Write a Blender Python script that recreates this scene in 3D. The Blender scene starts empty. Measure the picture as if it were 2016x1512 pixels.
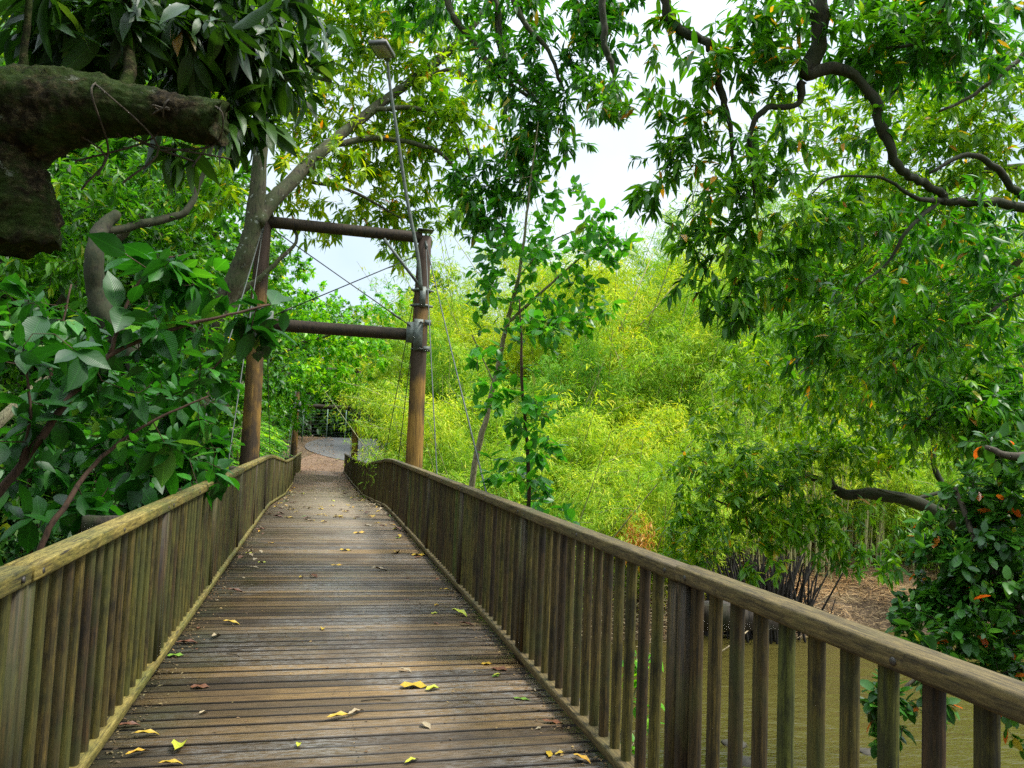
import bpy, math, random
import numpy as np
from math import radians, sin, cos, pi
rs = np.random.RandomState(7)
random.seed(7)
scene = bpy.context.scene
COL = scene.collection

# ------------------------------------------------------------------ camera
YAW, PITCH, ROLL, EYE = 0.2418, 0.0730, 0.0414, 1.55
FPX = 1514.0
def cam_axes():
    cy, sy, cp, sp = cos(YAW), sin(YAW), cos(PITCH), sin(PITCH)
    fw = np.array([sy*cp, cy*cp, sp]); r = np.array([cy, -sy, 0.0]); u = np.cross(r, fw)
    c, s = cos(ROLL), sin(ROLL)
    return c*r + s*u, -s*r + c*u, fw
CR, CU, CF = cam_axes()
CPOS = np.array([0.0, 0.0, EYE])
def P(px, py, d):
    """point of the place that stands d metres ahead of the camera on this line of sight"""
    return CPOS + d*(CF + CR*((px-1008)/FPX) - CU*((py-756)/FPX))
def ray_to_z(px, py, z):
    v = CF + CR*((px-1008)/FPX) - CU*((py-756)/FPX)
    return CPOS + v*((z-EYE)/v[2])
from mathutils import Matrix
cd = bpy.data.cameras.new('camera'); cam = bpy.data.objects.new('camera', cd); COL.objects.link(cam)
cd.sensor_width = 36.0; cd.lens = 36.0*FPX/2016.0; cd.clip_start = 0.05; cd.clip_end = 2000
M = Matrix(((CR[0], CU[0], -CF[0], 0), (CR[1], CU[1], -CF[1], 0), (CR[2], CU[2], -CF[2], EYE), (0, 0, 0, 1)))
cam.matrix_world = M
scene.camera = cam

# ------------------------------------------------------------------ light
SUN_EL, SUN_AZ = radians(60), radians(104)       # azimuth from +Y towards +X
w = bpy.data.worlds.new('World'); scene.world = w; w.use_nodes = True
nt = w.node_tree; nt.nodes.clear()
sky = nt.nodes.new('ShaderNodeTexSky'); sky.sky_type = 'NISHITA'; sky.sun_disc = False
sky.sun_elevation = SUN_EL; sky.sun_rotation = SUN_AZ; sky.air_density = 1.2; sky.dust_density = 3.0
tc = nt.nodes.new('ShaderNodeTexCoord'); nz = nt.nodes.new('ShaderNodeTexNoise')
nz.inputs['Scale'].default_value = 2.2; nz.inputs['Detail'].default_value = 6
rp = nt.nodes.new('ShaderNodeValToRGB'); rp.color_ramp.elements[0].position = .34; rp.color_ramp.elements[1].position = .7
rp.color_ramp.elements[0].color = (6.6, 8.1, 9.6, 1); rp.color_ramp.elements[1].color = (10.2, 11.0, 11.8, 1)
mx = nt.nodes.new('ShaderNodeMixRGB'); mx.inputs[0].default_value = .86
bg = nt.nodes.new('ShaderNodeBackground'); bg.inputs['Strength'].default_value = .085
out = nt.nodes.new('ShaderNodeOutputWorld')
L = nt.links.new
L(tc.outputs['Generated'], nz.inputs['Vector']); L(nz.outputs['Fac'], rp.inputs[0])
L(sky.outputs[0], mx.inputs[1]); L(rp.outputs[0], mx.inputs[2]); sz = nt.nodes.new('ShaderNodeSeparateXYZ'); L(tc.outputs['Generated'], sz.inputs[0])
zr = nt.nodes.new('ShaderNodeMapRange'); zr.inputs['From Min'].default_value = .42; zr.inputs['From Max'].default_value = 1.0; zr.inputs['To Min'].default_value = 1.0; zr.inputs['To Max'].default_value = 2.9; L(sz.outputs[2], zr.inputs['Value'])
vs = nt.nodes.new('ShaderNodeVectorMath'); vs.operation = 'SCALE'; L(mx.outputs[0], vs.inputs[0]); L(zr.outputs[0], vs.inputs['Scale'])
L(vs.outputs[0], bg.inputs['Color']); L(bg.outputs[0], out.inputs[0])
sd = bpy.data.lights.new('sun', 'SUN'); sd.energy = 3.1; sd.angle = radians(14); sd.color = (1.0, .96, .88)
sun = bpy.data.objects.new('sun', sd); COL.objects.link(sun)
sdir = np.array([sin(SUN_AZ)*cos(SUN_EL), cos(SUN_AZ)*cos(SUN_EL), sin(SUN_EL)])
from mathutils import Vector
sun.rotation_euler = Vector(sdir).to_track_quat('Z', 'Y').to_euler(); sun.location = (0, 0, 40)
scene.view_settings.view_transform = 'Standard'; scene.view_settings.look = 'None'
scene.view_settings.exposure = 0.60; scene.view_settings.gamma = 1.0
cy = scene.cycles
cy.max_bounces = 7; cy.diffuse_bounces = 4; cy.glossy_bounces = 2; cy.transmission_bounces = 4
cy.transparent_max_bounces = 4; cy.use_denoising = False; cy.use_adaptive_sampling = False; cy.caustics_reflective = False; cy.caustics_refractive = False
cy.sample_clamp_indirect = 6

# ------------------------------------------------------------------ node helpers
def new_mat(name):
    m = bpy.data.materials.new(name); m.use_nodes = True; t = m.node_tree; t.nodes.clear()
    o = t.nodes.new('ShaderNodeOutputMaterial'); return m, t, o
def N(t, kind, **kw):
    n = t.nodes.new(kind)
    for k, v in kw.items():
        if k in n.inputs: n.inputs[k].default_value = v
        else: setattr(n, k, v)
    return n
def ramp(t, src, stops, interp='LINEAR'):
    r = t.nodes.new('ShaderNodeValToRGB'); e = r.color_ramp.elements; r.color_ramp.interpolation = interp
    while len(e) < len(stops): e.new(0.5)
    for i, (p, c) in enumerate(stops): e[i].position = p; e[i].color = (c[0], c[1], c[2], 1)
    t.links.new(src, r.inputs[0]); return r.outputs[0]
def noise(t, vec, scale, detail=4, rough=.55, sc3=None):
    if sc3 is not None:
        mp = t.nodes.new('ShaderNodeMapping'); mp.inputs['Scale'].default_value = sc3; t.links.new(vec, mp.inputs[0]); vec = mp.outputs[0]
    n = N(t, 'ShaderNodeTexNoise', Scale=scale, Detail=detail, Roughness=rough); t.links.new(vec, n.inputs['Vector']); return n.outputs['Fac']
def mix(t, fac, a, b, mode='MIX'):
    m = t.nodes.new('ShaderNodeMixRGB'); m.blend_type = mode
    for i, v in enumerate((fac, a, b)):
        if hasattr(v, 'is_linked') or isinstance(v, bpy.types.NodeSocket): t.links.new(v, m.inputs[i])
        elif i == 0: m.inputs[0].default_value = v
        else: m.inputs[i].default_value = (v[0], v[1], v[2], 1)
    return m.outputs[0]
def mth(t, op, a, b=0.0, clamp=False):
    m = t.nodes.new('ShaderNodeMath'); m.operation = op; m.use_clamp = clamp
    for i, v in enumerate((a, b)):
        if isinstance(v, bpy.types.NodeSocket): t.links.new(v, m.inputs[i])
        else: m.inputs[i].default_value = v
    return m.outputs[0]
def attr(t, name):
    a = t.nodes.new('ShaderNodeAttribute'); a.attribute_name = name; return a
def coords(t): return t.nodes.new('ShaderNodeTexCoord').outputs['Object']
def geo_pos(t): return t.nodes.new('ShaderNodeNewGeometry').outputs['Position']

def leaf_mat(name, stops, trans=.42, tgain=(1.9, 1.75, .9), rough=.42, spec=.5, veins=False):
    m, t, o = new_mat(name)
    c = ramp(t, attr(t, 'rnd').outputs['Fac'], stops)
    bump = None
    if veins:
        lx = attr(t, 'lx').outputs['Fac']; ly = attr(t, 'ly').outputs['Fac']
        ay = mth(t, 'ABSOLUTE', ly)
        rib = mth(t, 'LESS_THAN', ay, .035)
        ph = mth(t, 'SUBTRACT', mth(t, 'MULTIPLY', lx, 15.0), mth(t, 'MULTIPLY', ay, 6.0))
        sv = mth(t, 'GREATER_THAN', mth(t, 'SINE', mth(t, 'MULTIPLY', ph, 6.2832)), .93)
        v = mth(t, 'MAXIMUM', rib, mth(t, 'MULTIPLY', sv, .45))
        c2 = mix(t, 1.0, c, (1.8, 1.6, 1.5), 'MULTIPLY')
        c = mix(t, v, c, c2)
        bp = N(t, 'ShaderNodeBump', Strength=.16, Distance=.003)
        t.links.new(mth(t, 'SINE', mth(t, 'MULTIPLY', ph, 6.2832)), bp.inputs['Height']); bump = bp.outputs[0]
    blotch = noise(t, geo_pos(t), 3.0, 2)
    c = mix(t, 1.0, c, ramp(t, blotch, [(.3, (.75, .8, .8)), (.7, (1.25, 1.2, 1.1))]), 'MULTIPLY')
    big = noise(t, geo_pos(t), .22, 3, .6)
    c = mix(t, 1.0, c, ramp(t, big, [(.34, (.52, .78, .9)), (.5, (1, 1, 1)), (.66, (1.35, 1.12, .85))]), 'MULTIPLY')
    oi = t.nodes.new('ShaderNodeObjectInfo')
    c = mix(t, 1.0, c, ramp(t, oi.outputs['Random'], [(0, (.72, .86, 1.0)), (.5, (1, 1, 1)), (1, (1.25, 1.1, .9))]), 'MULTIPLY')
    p = N(t, 'ShaderNodeBsdfPrincipled', Roughness=rough); p.inputs['Specular IOR Level'].default_value = spec
    t.links.new(c, p.inputs['Base Color'])
    tr = t.nodes.new('ShaderNodeBsdfTranslucent')
    t.links.new(mix(t, 1.0, c, tgain, 'MULTIPLY'), tr.inputs['Color'])
    if bump is not None: t.links.new(bump, p.inputs['Normal'])
    ms = t.nodes.new('ShaderNodeMixShader'); ms.inputs[0].default_value = trans
    t.links.new(p.outputs[0], ms.inputs[1]); t.links.new(tr.outputs[0], ms.inputs[2]); t.links.new(ms.outputs[0], o.inputs[0])
    return m
MAT = {}
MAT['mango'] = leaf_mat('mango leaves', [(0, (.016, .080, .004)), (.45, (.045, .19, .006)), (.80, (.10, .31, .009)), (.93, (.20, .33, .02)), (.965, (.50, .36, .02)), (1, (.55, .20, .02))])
MAT['mango_light'] = leaf_mat('sunny mango leaves', [(0, (.045, .15, .004)), (.45, (.12, .30, .006)), (.80, (.29, .46, .010)), (.94, (.36, .46, .03)), (.97, (.60, .42, .02)), (1, (.6, .22, .02))])  # brighter copy of the mango leaves, sunlight put into the colour
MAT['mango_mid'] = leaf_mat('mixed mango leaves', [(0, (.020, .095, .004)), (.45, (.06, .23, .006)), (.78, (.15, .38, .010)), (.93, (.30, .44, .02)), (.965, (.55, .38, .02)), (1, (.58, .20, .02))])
MAT['dark'] = leaf_mat('dark glossy leaves', [(0, (.007, .030, .006)), (.5, (.014, .060, .007)), (.9, (.035, .125, .010)), (.985, (.06, .14, .02)), (1, (.40, .10, .02))], trans=.30, rough=.38, veins=True)
MAT['glossy'] = leaf_mat('glossy green leaves', [(0, (.014, .065, .012)), (.5, (.030, .13, .016)), (.9, (.07, .24, .02)), (.955, (.12, .30, .03)), (.96, (.55, .16, .03)), (1, (.6, .12, .02))], trans=.32, rough=.34)
MAT['broad'] = leaf_mat('ribbed shrub leaves', [(0, (.010, .060, .006)), (.5, (.018, .115, .008)), (.85, (.04, .21, .010)), (1, (.13, .25, .02))], trans=.35, rough=.40, veins=True)
MAT['oval'] = leaf_mat('oval leaves', [(0, (.03, .16, .010)), (.5, (.055, .27, .014)), (.9, (.11, .40, .016)), (1, (.35, .42, .03))], trans=.42, rough=.36)
MAT['bg'] = leaf_mat('jungle leaves', [(0, (.018, .085, .005)), (.5, (.048, .19, .007)), (.85, (.12, .32, .010)), (1, (.32, .38, .03))])
MAT['bgbright'] = leaf_mat('bright leaves', [(0, (.06, .24, .008)), (.5, (.12, .40, .010)), (.85, (.24, .52, .014)), (1, (.48, .52, .03))])
MAT['under'] = leaf_mat('undergrowth leaves', [(0, (.012, .05, .010)), (.5, (.028, .105, .014)), (.9, (.07, .20, .02)), (1, (.2, .28, .03))])
MAT['bamboo'] = leaf_mat('bamboo leaves', [(0, (.06, .18, .010)), (.35, (.19, .38, .018)), (.7, (.42, .58, .035)), (.93, (.62, .66, .10)), (1, (.62, .46, .10))], trans=.38, tgain=(1.5, 1.45, .6), rough=.6, spec=.25)
MAT['bamboo_yel'] = leaf_mat('yellowish bamboo leaves', [(0, (.13, .26, .008)), (.5, (.32, .47, .012)), (.85, (.54, .61, .02)), (1, (.65, .50, .05))], trans=.38, tgain=(1.45, 1.4, .6), rough=.6, spec=.25)
MAT['dryleaf'] = leaf_mat('dry bamboo leaves', [(0, (.45, .20, .04)), (.5, (.65, .36, .08)), (1, (.6, .5, .2))], trans=.3, tgain=(1.3, 1.2, 1))

def bark_mat(name, a, b, lich=(.28, .30, .24), moss=(.05, .09, .02), ml=.35, ll=.7, scale=1.0, rough=.9, bumps=.6):
    m, t, o = new_mat(name); c = coords(t)
    base = mix(t, noise(t, c, 9*scale, 6, .65), a, b)
    crk = noise(t, c, 16*scale, 5, .7, (1, 1, .25))
    base = mix(t, ramp(t, crk, [(.38, (1, 1, 1)), (.5, (0, 0, 0))]), base, tuple(x*.35 for x in a))
    base = mix(t, ramp(t, noise(t, c, 2.6*scale, 4), [(ml, (0, 0, 0)), (ml+.2, (1, 1, 1))]), base, mix(t, .5, base, moss))
    base = mix(t, ramp(t, noise(t, c, 5*scale, 5, .7), [(ll-.03, (0, 0, 0)), (ll+.03, (1, 1, 1))]), base, lich)
    p = N(t, 'ShaderNodeBsdfPrincipled', Roughness=rough); t.links.new(base, p.inputs['Base Color'])
    bp = N(t, 'ShaderNodeBump', Strength=bumps, Distance=.02/scale); t.links.new(crk, bp.inputs['Height']); t.links.new(bp.outputs[0], p.inputs['Normal'])
    t.links.new(p.outputs[0], o.inputs[0]); return m
MAT['bark'] = bark_mat('mango bark', (.045, .038, .018), (.10, .088, .045), moss=(.04, .07, .014), ml=.40, ll=.64, scale=1.8, bumps=.9)
MAT['bark_dark'] = bark_mat('dark mossy bark', (.022, .017, .008), (.052, .040, .018), moss=(.018, .036, .005), lich=(.10, .11, .065), ml=.34, ll=.72, scale=1.8, bumps=1.0)
MAT['bark_bough_plain'] = bark_mat('rugged dark bark', (.022, .015, .008), (.055, .036, .018), moss=(.020, .036, .004), lich=(.14, .15, .10), ml=.36, ll=.73, scale=2.4, bumps=1.0)
def bough_mat():
    m, t, o = new_mat('rugged mossy bark'); c = coords(t)
    f = noise(t, c, 30, 7, .75); g = noise(t, c, 6, 6, .7)
    vo = N(t, 'ShaderNodeTexVoronoi', Scale=14.0); vo.feature = 'DISTANCE_TO_EDGE'
    mp = t.nodes.new('ShaderNodeMapping'); mp.inputs['Scale'].default_value = (.4, 1, 1.2); nz = N(t, 'ShaderNodeTexNoise', Scale=9.0, Detail=5); t.links.new(c, nz.inputs['Vector']); t.links.new(mix(t, .35, c, nz.outputs['Color'], 'ADD'), mp.inputs[0]); t.links.new(mp.outputs[0], vo.inputs['Vector'])
    base = ramp(t, f, [(.32, (.006, .005, .002)), (.5, (.034, .025, .012)), (.66, (.14, .105, .055))])
    base = mix(t, ramp(t, vo.outputs['Distance'], [(.0, (.6, .6, .6)), (.05, (0, 0, 0))]), base, (.006, .004, .002))
    base = mix(t, mth(t, 'MULTIPLY', ramp(t, g, [(.40, (0, 0, 0)), (.56, (1, 1, 1))]), .85), base, mix(t, f, (.010, .026, .002), (.060, .105, .016)))
    base = mix(t, ramp(t, noise(t, c, 9, 6, .75), [(.62, (0, 0, 0)), (.66, (1, 1, 1))]), base, (.16, .17, .12))
    p = N(t, 'ShaderNodeBsdfPrincipled', Roughness=.95); p.inputs['Specular IOR Level'].default_value = .15; t.links.new(base, p.inputs['Base Color'])
    bp = N(t, 'ShaderNodeBump', Strength=1.0, Distance=.03); t.links.new(mth(t, 'ADD', f, mth(t, 'MULTIPLY', vo.outputs['Distance'], .35)), bp.inputs['Height']); t.links.new(bp.outputs[0], p.inputs['Normal'])
    t.links.new(p.outputs[0], o.inputs[0]); return m
MAT['bark_bough'] = bough_mat()
MAT['cutwood'] = bark_mat('rotten cut wood', (.14, .07, .035), (.07, .035, .02), ml=.7, ll=.9)
MAT['twig'] = bark_mat('twig bark', (.055, .042, .026), (.10, .08, .05), ml=.7, ll=.8, scale=3, bumps=.2)
MAT['sapstem'] = bark_mat('sapling stem', (.24, .20, .11), (.36, .32, .19), ml=.6, ll=.75, scale=3, bumps=.2)
MAT['vinestem'] = bark_mat('reddish stem', (.085, .042, .022), (.05, .028, .016), ml=.7, ll=.8, scale=3, bumps=.2)
MAT['culm'] = bark_mat('bamboo culm', (.24, .26, .09), (.46, .42, .20), lich=(.45, .42, .3), ml=.7, ll=.7, scale=1.5, rough=.5, bumps=.1)
MAT['drycane'] = bark_mat('dry cane', (.36, .27, .15), (.5, .4, .24), ml=.8, ll=.8, scale=2, bumps=.1)

def simple_mat(name, col, rough=.5, metal=0.0, var=.25, sc=12):
    m, t, o = new_mat(name)
    n = noise(t, coords(t), sc, 5)
    c = mix(t, 1.0, col, ramp(t, n, [(.25, (1-var,)*3), (.75, (1+var,)*3)]), 'MULTIPLY')
    p = N(t, 'ShaderNodeBsdfPrincipled', Roughness=rough, Metallic=metal); t.links.new(c, p.inputs['Base Color'])
    t.links.new(p.outputs[0], o.inputs[0]); return m
MAT['steel'] = simple_mat('galvanised steel', (.13, .15, .13), .6, .3, .45, 20)
MAT['darksteel'] = simple_mat('bolt steel', (.08, .07, .06), .55, .5)
MAT['cable'] = simple_mat('steel cable', (.09, .10, .09), .5, .5)
MAT['lampmetal'] = simple_mat('lamp housing', (.10, .10, .09), .5, .3)
MAT['lens'] = simple_mat('lamp lens', (.36, .33, .27), .25, 0)
MAT['fencemetal'] = simple_mat('painted fence post', (.22, .33, .27), .5, 0)
MAT['fencewire'] = simple_mat('fence wire', (.05, .07, .06), .6, .3)

def log_mat():
    m, t, o = new_mat('treated log'); c = coords(t)
    g = noise(t, c, 6, 6, .65, (6, 6, .35))
    base = ramp(t, g, [(.25, (.14, .068, .012)), (.5, (.29, .155, .025)), (.75, (.44, .26, .055))])
    st = noise(t, c, 1.1, 4, .6, (1.6, 1.6, .8))
    base = mix(t, ramp(t, st, [(.42, (0, 0, 0)), (.56, (1, 1, 1))]), base, (.055, .033, .014))
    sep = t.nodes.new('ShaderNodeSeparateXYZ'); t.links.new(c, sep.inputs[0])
    hi = ramp(t, mth(t, 'ADD', mth(t, 'MULTIPLY', sep.outputs[2], .16), mth(t, 'MULTIPLY', st, .3)), [(.66, (0, 0, 0)), (.84, (1, 1, 1))])  # posts painted darker towards the top for shade and wet
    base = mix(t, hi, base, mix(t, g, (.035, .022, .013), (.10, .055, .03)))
    ck = noise(t, c, 10, 3, .6, (9, 9, .15))
    base = mix(t, ramp(t, ck, [(.36, (1, 1, 1)), (.40, (0, 0, 0))]), base, (.025, .015, .008))
    kn = noise(t, c, 5, 2, .5, (1.4, 1.4, .9)); base = mix(t, ramp(t, kn, [(.69, (0, 0, 0)), (.72, (1, 1, 1))]), base, (.05, .025, .01))
    p = N(t, 'ShaderNodeBsdfPrincipled', Roughness=.75); t.links.new(base, p.inputs['Base Color'])
    bp = N(t, 'ShaderNodeBump', Strength=.4, Distance=.01); t.links.new(ck, bp.inputs['Height']); t.links.new(bp.outputs[0], p.inputs['Normal'])
    t.links.new(p.outputs[0], o.inputs[0]); return m
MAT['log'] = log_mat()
MAT['beam'] = bark_mat('dark weathered log beam', (.022, .014, .006), (.058, .036, .014), moss=(.016, .018, .006), lich=(.12, .080, .030), ml=.5, ll=.72, scale=1.8, rough=.8, bumps=.5)

def deck_mat():
    m, t, o = new_mat('weathered deck boards'); c = geo_pos(t)
    r = attr(t, 'rnd').outputs['Fac']
    sep = t.nodes.new('ShaderNodeSeparateXYZ'); t.links.new(c, sep.inputs[0])
    com = t.nodes.new('ShaderNodeCombineXYZ')
    t.links.new(mth(t, 'ADD', sep.outputs[0], mth(t, 'MULTIPLY', r, 37.0)), com.inputs[0]); t.links.new(sep.outputs[1], com.inputs[1]); t.links.new(mth(t, 'MULTIPLY', r, 11.0), com.inputs[2])
    v = com.outputs[0]
    base = ramp(t, r, [(0, (.042, .026, .012)), (.35, (.086, .056, .026)), (.6, (.122, .080, .036)), (.85, (.17, .106, .042)), (1, (.225, .135, .045))])
    gr = noise(t, v, 5, 8, .7, (1.2, 26, 1))
    base = mix(t, 1.0, base, ramp(t, gr, [(.32, (.30, .30, .32)), (.48, (.95, .95, .95)), (.66, (1.8, 1.72, 1.6))]), 'MULTIPLY')
    # orange worn stretches along a board
    wn = noise(t, v, 1.6, 4, .6, (1.3, 1, 1))
    base = mix(t, mth(t, 'MULTIPLY', ramp(t, wn, [(.56, (0, 0, 0)), (.70, (1, 1, 1))]), .4), base, mix(t, gr, (.15, .085, .035), (.28, .18, .08)))
    # grey-white lichen bloom in soft patches, grained
    gp = noise(t, c, .9, 3, .5, (.9, 1.3, 1)); g2 = noise(t, c, 4.5, 6, .75, (3, 12, 1))
    bl = mth(t, 'MULTIPLY', ramp(t, gp, [(.42, (0, 0, 0)), (.62, (1, 1, 1))]), ramp(t, g2, [(.44, (0, 0, 0)), (.60, (1, 1, 1))]))
    base = mix(t, mth(t, 'MULTIPLY', bl, .66), base, (.31, .30, .28))
    # algae along the left side
    al = mth(t, 'ADD', mth(t, 'MULTIPLY', mth(t, 'ADD', sep.outputs[0], .55), -1.7), mth(t, 'MULTIPLY', mth(t, 'SUBTRACT', noise(t, c, 2.2, 4), .5), 2.6))
    base = mix(t, mth(t, 'MULTIPLY', ramp(t, al, [(.0, (0, 0, 0)), (.9, (1, 1, 1))]), .6), base, (.055, .065, .018))
    # dirt towards the right edge and wet darkness in patches
    dk = noise(t, c, 1.4, 4)
    base = mix(t, ramp(t, dk, [(.5, (0, 0, 0)), (.72, (1, 1, 1))]), base, mix(t, 1.0, base, (.6, .58, .56), 'MULTIPLY'))
    # pale brown boards beyond the crest, then litter-brown ones farther on
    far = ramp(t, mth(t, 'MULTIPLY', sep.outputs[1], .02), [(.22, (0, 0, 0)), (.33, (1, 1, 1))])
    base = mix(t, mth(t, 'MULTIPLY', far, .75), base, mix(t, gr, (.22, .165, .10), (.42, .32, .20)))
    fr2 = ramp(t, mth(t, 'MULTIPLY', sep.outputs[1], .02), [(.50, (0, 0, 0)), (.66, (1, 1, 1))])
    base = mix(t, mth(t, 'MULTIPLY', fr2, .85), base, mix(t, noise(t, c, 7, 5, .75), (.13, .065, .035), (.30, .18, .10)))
    base = mix(t, mth(t, 'MULTIPLY', attr(t, 'edge').outputs['Fac'], .9), base, (.012, .009, .006))
    p = N(t, 'ShaderNodeBsdfPrincipled'); t.links.new(base, p.inputs['Base Color'])
    t.links.new(ramp(t, dk, [(.35, (.42,)*3), (.65, (.72,)*3)]), p.inputs['Roughness'])
    bp = N(t, 'ShaderNodeBump', Strength=.55, Distance=.006); t.links.new(gr, bp.inputs['Height']); t.links.new(bp.outputs[0], p.inputs['Normal'])
    t.links.new(p.outputs[0], o.inputs[0]); return m
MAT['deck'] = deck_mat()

def rail_mat(name, lo, mid, hi, green, gm):
    m, t, o = new_mat(name); c = geo_pos(t); r = attr(t, 'rnd').outputs['Fac']
    g = noise(t, c, 7, 8, .72, (11, .8, 11))
    base = ramp(t, g, [(.32, tuple(v*.5 for v in lo)), (.42, lo), (.5, mid), (.66, hi)])
    base = mix(t, 1.0, base, ramp(t, r, [(0, (.7, .7, .7)), (1, (1.3, 1.25, 1.2))]), 'MULTIPLY')
    ms = noise(t, c, 2.0, 5, .65)
    base = mix(t, ramp(t, ms, [(gm, (0, 0, 0)), (gm+.22, (1, 1, 1))]), base, mix(t, .65, base, green))
    g3 = noise(t, c, 60, 4, .7, (1.6, .25, 1.6)); base = mix(t, 1.0, base, ramp(t, g3, [(.35, (.65, .65, .65)), (.62, (1.3, 1.27, 1.2))]), 'MULTIPLY')
    sp = noise(t, c, 3.0, 4, .6, (22, .9, 22)); base = mix(t, ramp(t, sp, [(.33, (1, 1, 1)), (.37, (0, 0, 0))]), base, (.03, .022, .010))
    pt = noise(t, c, 22, 4, .7)
    base = mix(t, ramp(t, pt, [(.62, (0, 0, 0)), (.7, (1, 1, 1))]), base, mix(t, 1.0, base, (.45, .45, .45), 'MULTIPLY'))
    p = N(t, 'ShaderNodeBsdfPrincipled', Roughness=.7); t.links.new(base, p.inputs['Base Color'])
    bp = N(t, 'ShaderNodeBump', Strength=.35, Distance=.006); t.links.new(g, bp.inputs['Height']); t.links.new(bp.outputs[0], p.inputs['Normal'])
    t.links.new(p.outputs[0], o.inputs[0]); return m
MAT['hollowshade'] = bark_mat('dark stems for hollow shade', (.012, .009, .006), (.028, .021, .013), ml=.6, ll=.85, scale=2, bumps=.3)  # shade of the bank hollow put into the stem colour
MAT['railL'] = rail_mat('mossy olive handrail', (.090, .068, .014), (.185, .145, .032), (.29, .23, .060), (.085, .105, .016), .42)
MAT['railR'] = rail_mat('brown handrail', (.058, .040, .014), (.105, .076, .026), (.175, .130, .048), (.085, .082, .026), .50)
def baluster_mat(name, green):
    m, t, o = new_mat(name); c = geo_pos(t); r = attr(t, 'rnd').outputs['Fac']
    base = ramp(t, r, [(0, (.034, .019, .007)), (.3, (.050, .032, .008)), (.6, (.076, .056, .011)), (.97, (.070, .062, .009)), (1, (.055, .080, .010))])
    g = noise(t, c, 8, 6, .65, (14, 14, .5))
    g3 = noise(t, c, 60, 4, .7, (1.6, 1.6, .25)); base = mix(t, 1.0, base, ramp(t, g3, [(.35, (.6, .6, .6)), (.62, (1.35, 1.3, 1.2))]), 'MULTIPLY')
    base = mix(t, 1.0, base, ramp(t, g, [(.33, (.30, .30, .30)), (.48, (.95, .95, .95)), (.66, (2.0, 1.9, 1.7))]), 'MULTIPLY')
    base = mix(t, ramp(t, noise(t, c, 3.2, 5, .7, (2, 2, 1)), [(.50, (0, 0, 0)), (.60, (1, 1, 1))]), base, mix(t, 1.0, base, (.42, .42, .40), 'MULTIPLY'))
    ms = noise(t, c, 2.4, 5, .65, (1.5, 1.5, .8))
    base = mix(t, ramp(t, ms, [(green, (0, 0, 0)), (green+.2, (1, 1, 1))]), base, mix(t, .5, base, (.085, .10, .018)))
    p = N(t, 'ShaderNodeBsdfPrincipled', Roughness=.7); t.links.new(base, p.inputs['Base Color'])
    bp = N(t, 'ShaderNodeBump', Strength=.35, Distance=.005); t.links.new(g, bp.inputs['Height']); t.links.new(bp.outputs[0], p.inputs['Normal'])
    t.links.new(p.outputs[0], o.inputs[0]); return m
MAT['balL'] = baluster_mat('mossy balusters', .42)
MAT['balR'] = baluster_mat('brown balusters', .5)
MAT['darktimber'] = bark_mat('dark bearer timber', (.045, .035, .025), (.09, .07, .05), ml=.5, ll=.75, scale=2, bumps=.3)

def ground_mat():
    m, t, o = new_mat('forest floor'); c = geo_pos(t)
    a = noise(t, c, 1.2, 8, .7); b = noise(t, c, 14, 6, .7)
    base = mix(t, a, (.05, .032, .018), (.13, .085, .045))
    base = mix(t, ramp(t, b, [(.5, (0, 0, 0)), (.62, (1, 1, 1))]), base, (.26, .18, .09))
    p = N(t, 'ShaderNodeBsdfPrincipled', Roughness=.95); t.links.new(base, p.inputs['Base Color'])
    bp = N(t, 'ShaderNodeBump', Strength=.8, Distance=.08); t.links.new(b, bp.inputs['Height']); t.links.new(bp.outputs[0], p.inputs['Normal'])
    t.links.new(p.outputs[0], o.inputs[0]); return m
MAT['ground'] = ground_mat()
def path_mat():
    m, t, o = new_mat('leaf strewn earth path'); c = geo_pos(t)
    a = noise(t, c, 1.0, 6, .7); b = noise(t, c, 9, 6, .75)
    base = mix(t, a, (.13, .075, .045), (.23, .14, .085))
    base = mix(t, ramp(t, b, [(.52, (0, 0, 0)), (.6, (1, 1, 1))]), base, (.32, .20, .11))
    p = N(t, 'ShaderNodeBsdfPrincipled', Roughness=.95); t.links.new(base, p.inputs['Base Color']); t.links.new(p.outputs[0], o.inputs[0]); return m
MAT['path'] = path_mat()
def road_mat():
    m, t, o = new_mat('worn asphalt'); c = geo_pos(t)
    a = noise(t, c, .8, 6, .7, (1, .35, 1)); b = noise(t, c, 6, 5, .75)
    base = mix(t, a, (.075, .074, .070), (.15, .145, .135))
    base = mix(t, ramp(t, b, [(.60, (0, 0, 0)), (.66, (1, 1, 1))]), base, (.27, .19, .11))
    p = N(t, 'ShaderNodeBsdfPrincipled', Roughness=.85); t.links.new(base, p.inputs['Base Color']); t.links.new(p.outputs[0], o.inputs[0]); return m
MAT['road'] = road_mat()
def water_mat():
    m, t, o = new_mat('muddy river water'); c = geo_pos(t)
    a = noise(t, c, .35, 4, .6)
    base = mix(t, a, (.050, .041, .009), (.085, .070, .017))
    p = N(t, 'ShaderNodeBsdfPrincipled', Roughness=.06); t.links.new(base, p.inputs['Base Color']); p.inputs['Specular IOR Level'].default_value = .36
    w1 = noise(t, c, 1.1, 5, .6, (1.0, 2.2, 1)); w2 = noise(t, c, 8, 3, .6, (1, 2.4, 1))
    h = mth(t, 'ADD', w1, mth(t, 'MULTIPLY', w2, .10))
    bp = N(t, 'ShaderNodeBump', Strength=.85, Distance=.09); t.links.new(h, bp.inputs['Height']); t.links.new(bp.outputs[0], p.inputs['Normal'])
    t.links.new(p.outputs[0], o.inputs[0]); return m
MAT['water'] = water_mat()
MAT['brick'] = simple_mat('red brick', (.36, .10, .05), .85, 0, .35, 8)
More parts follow.
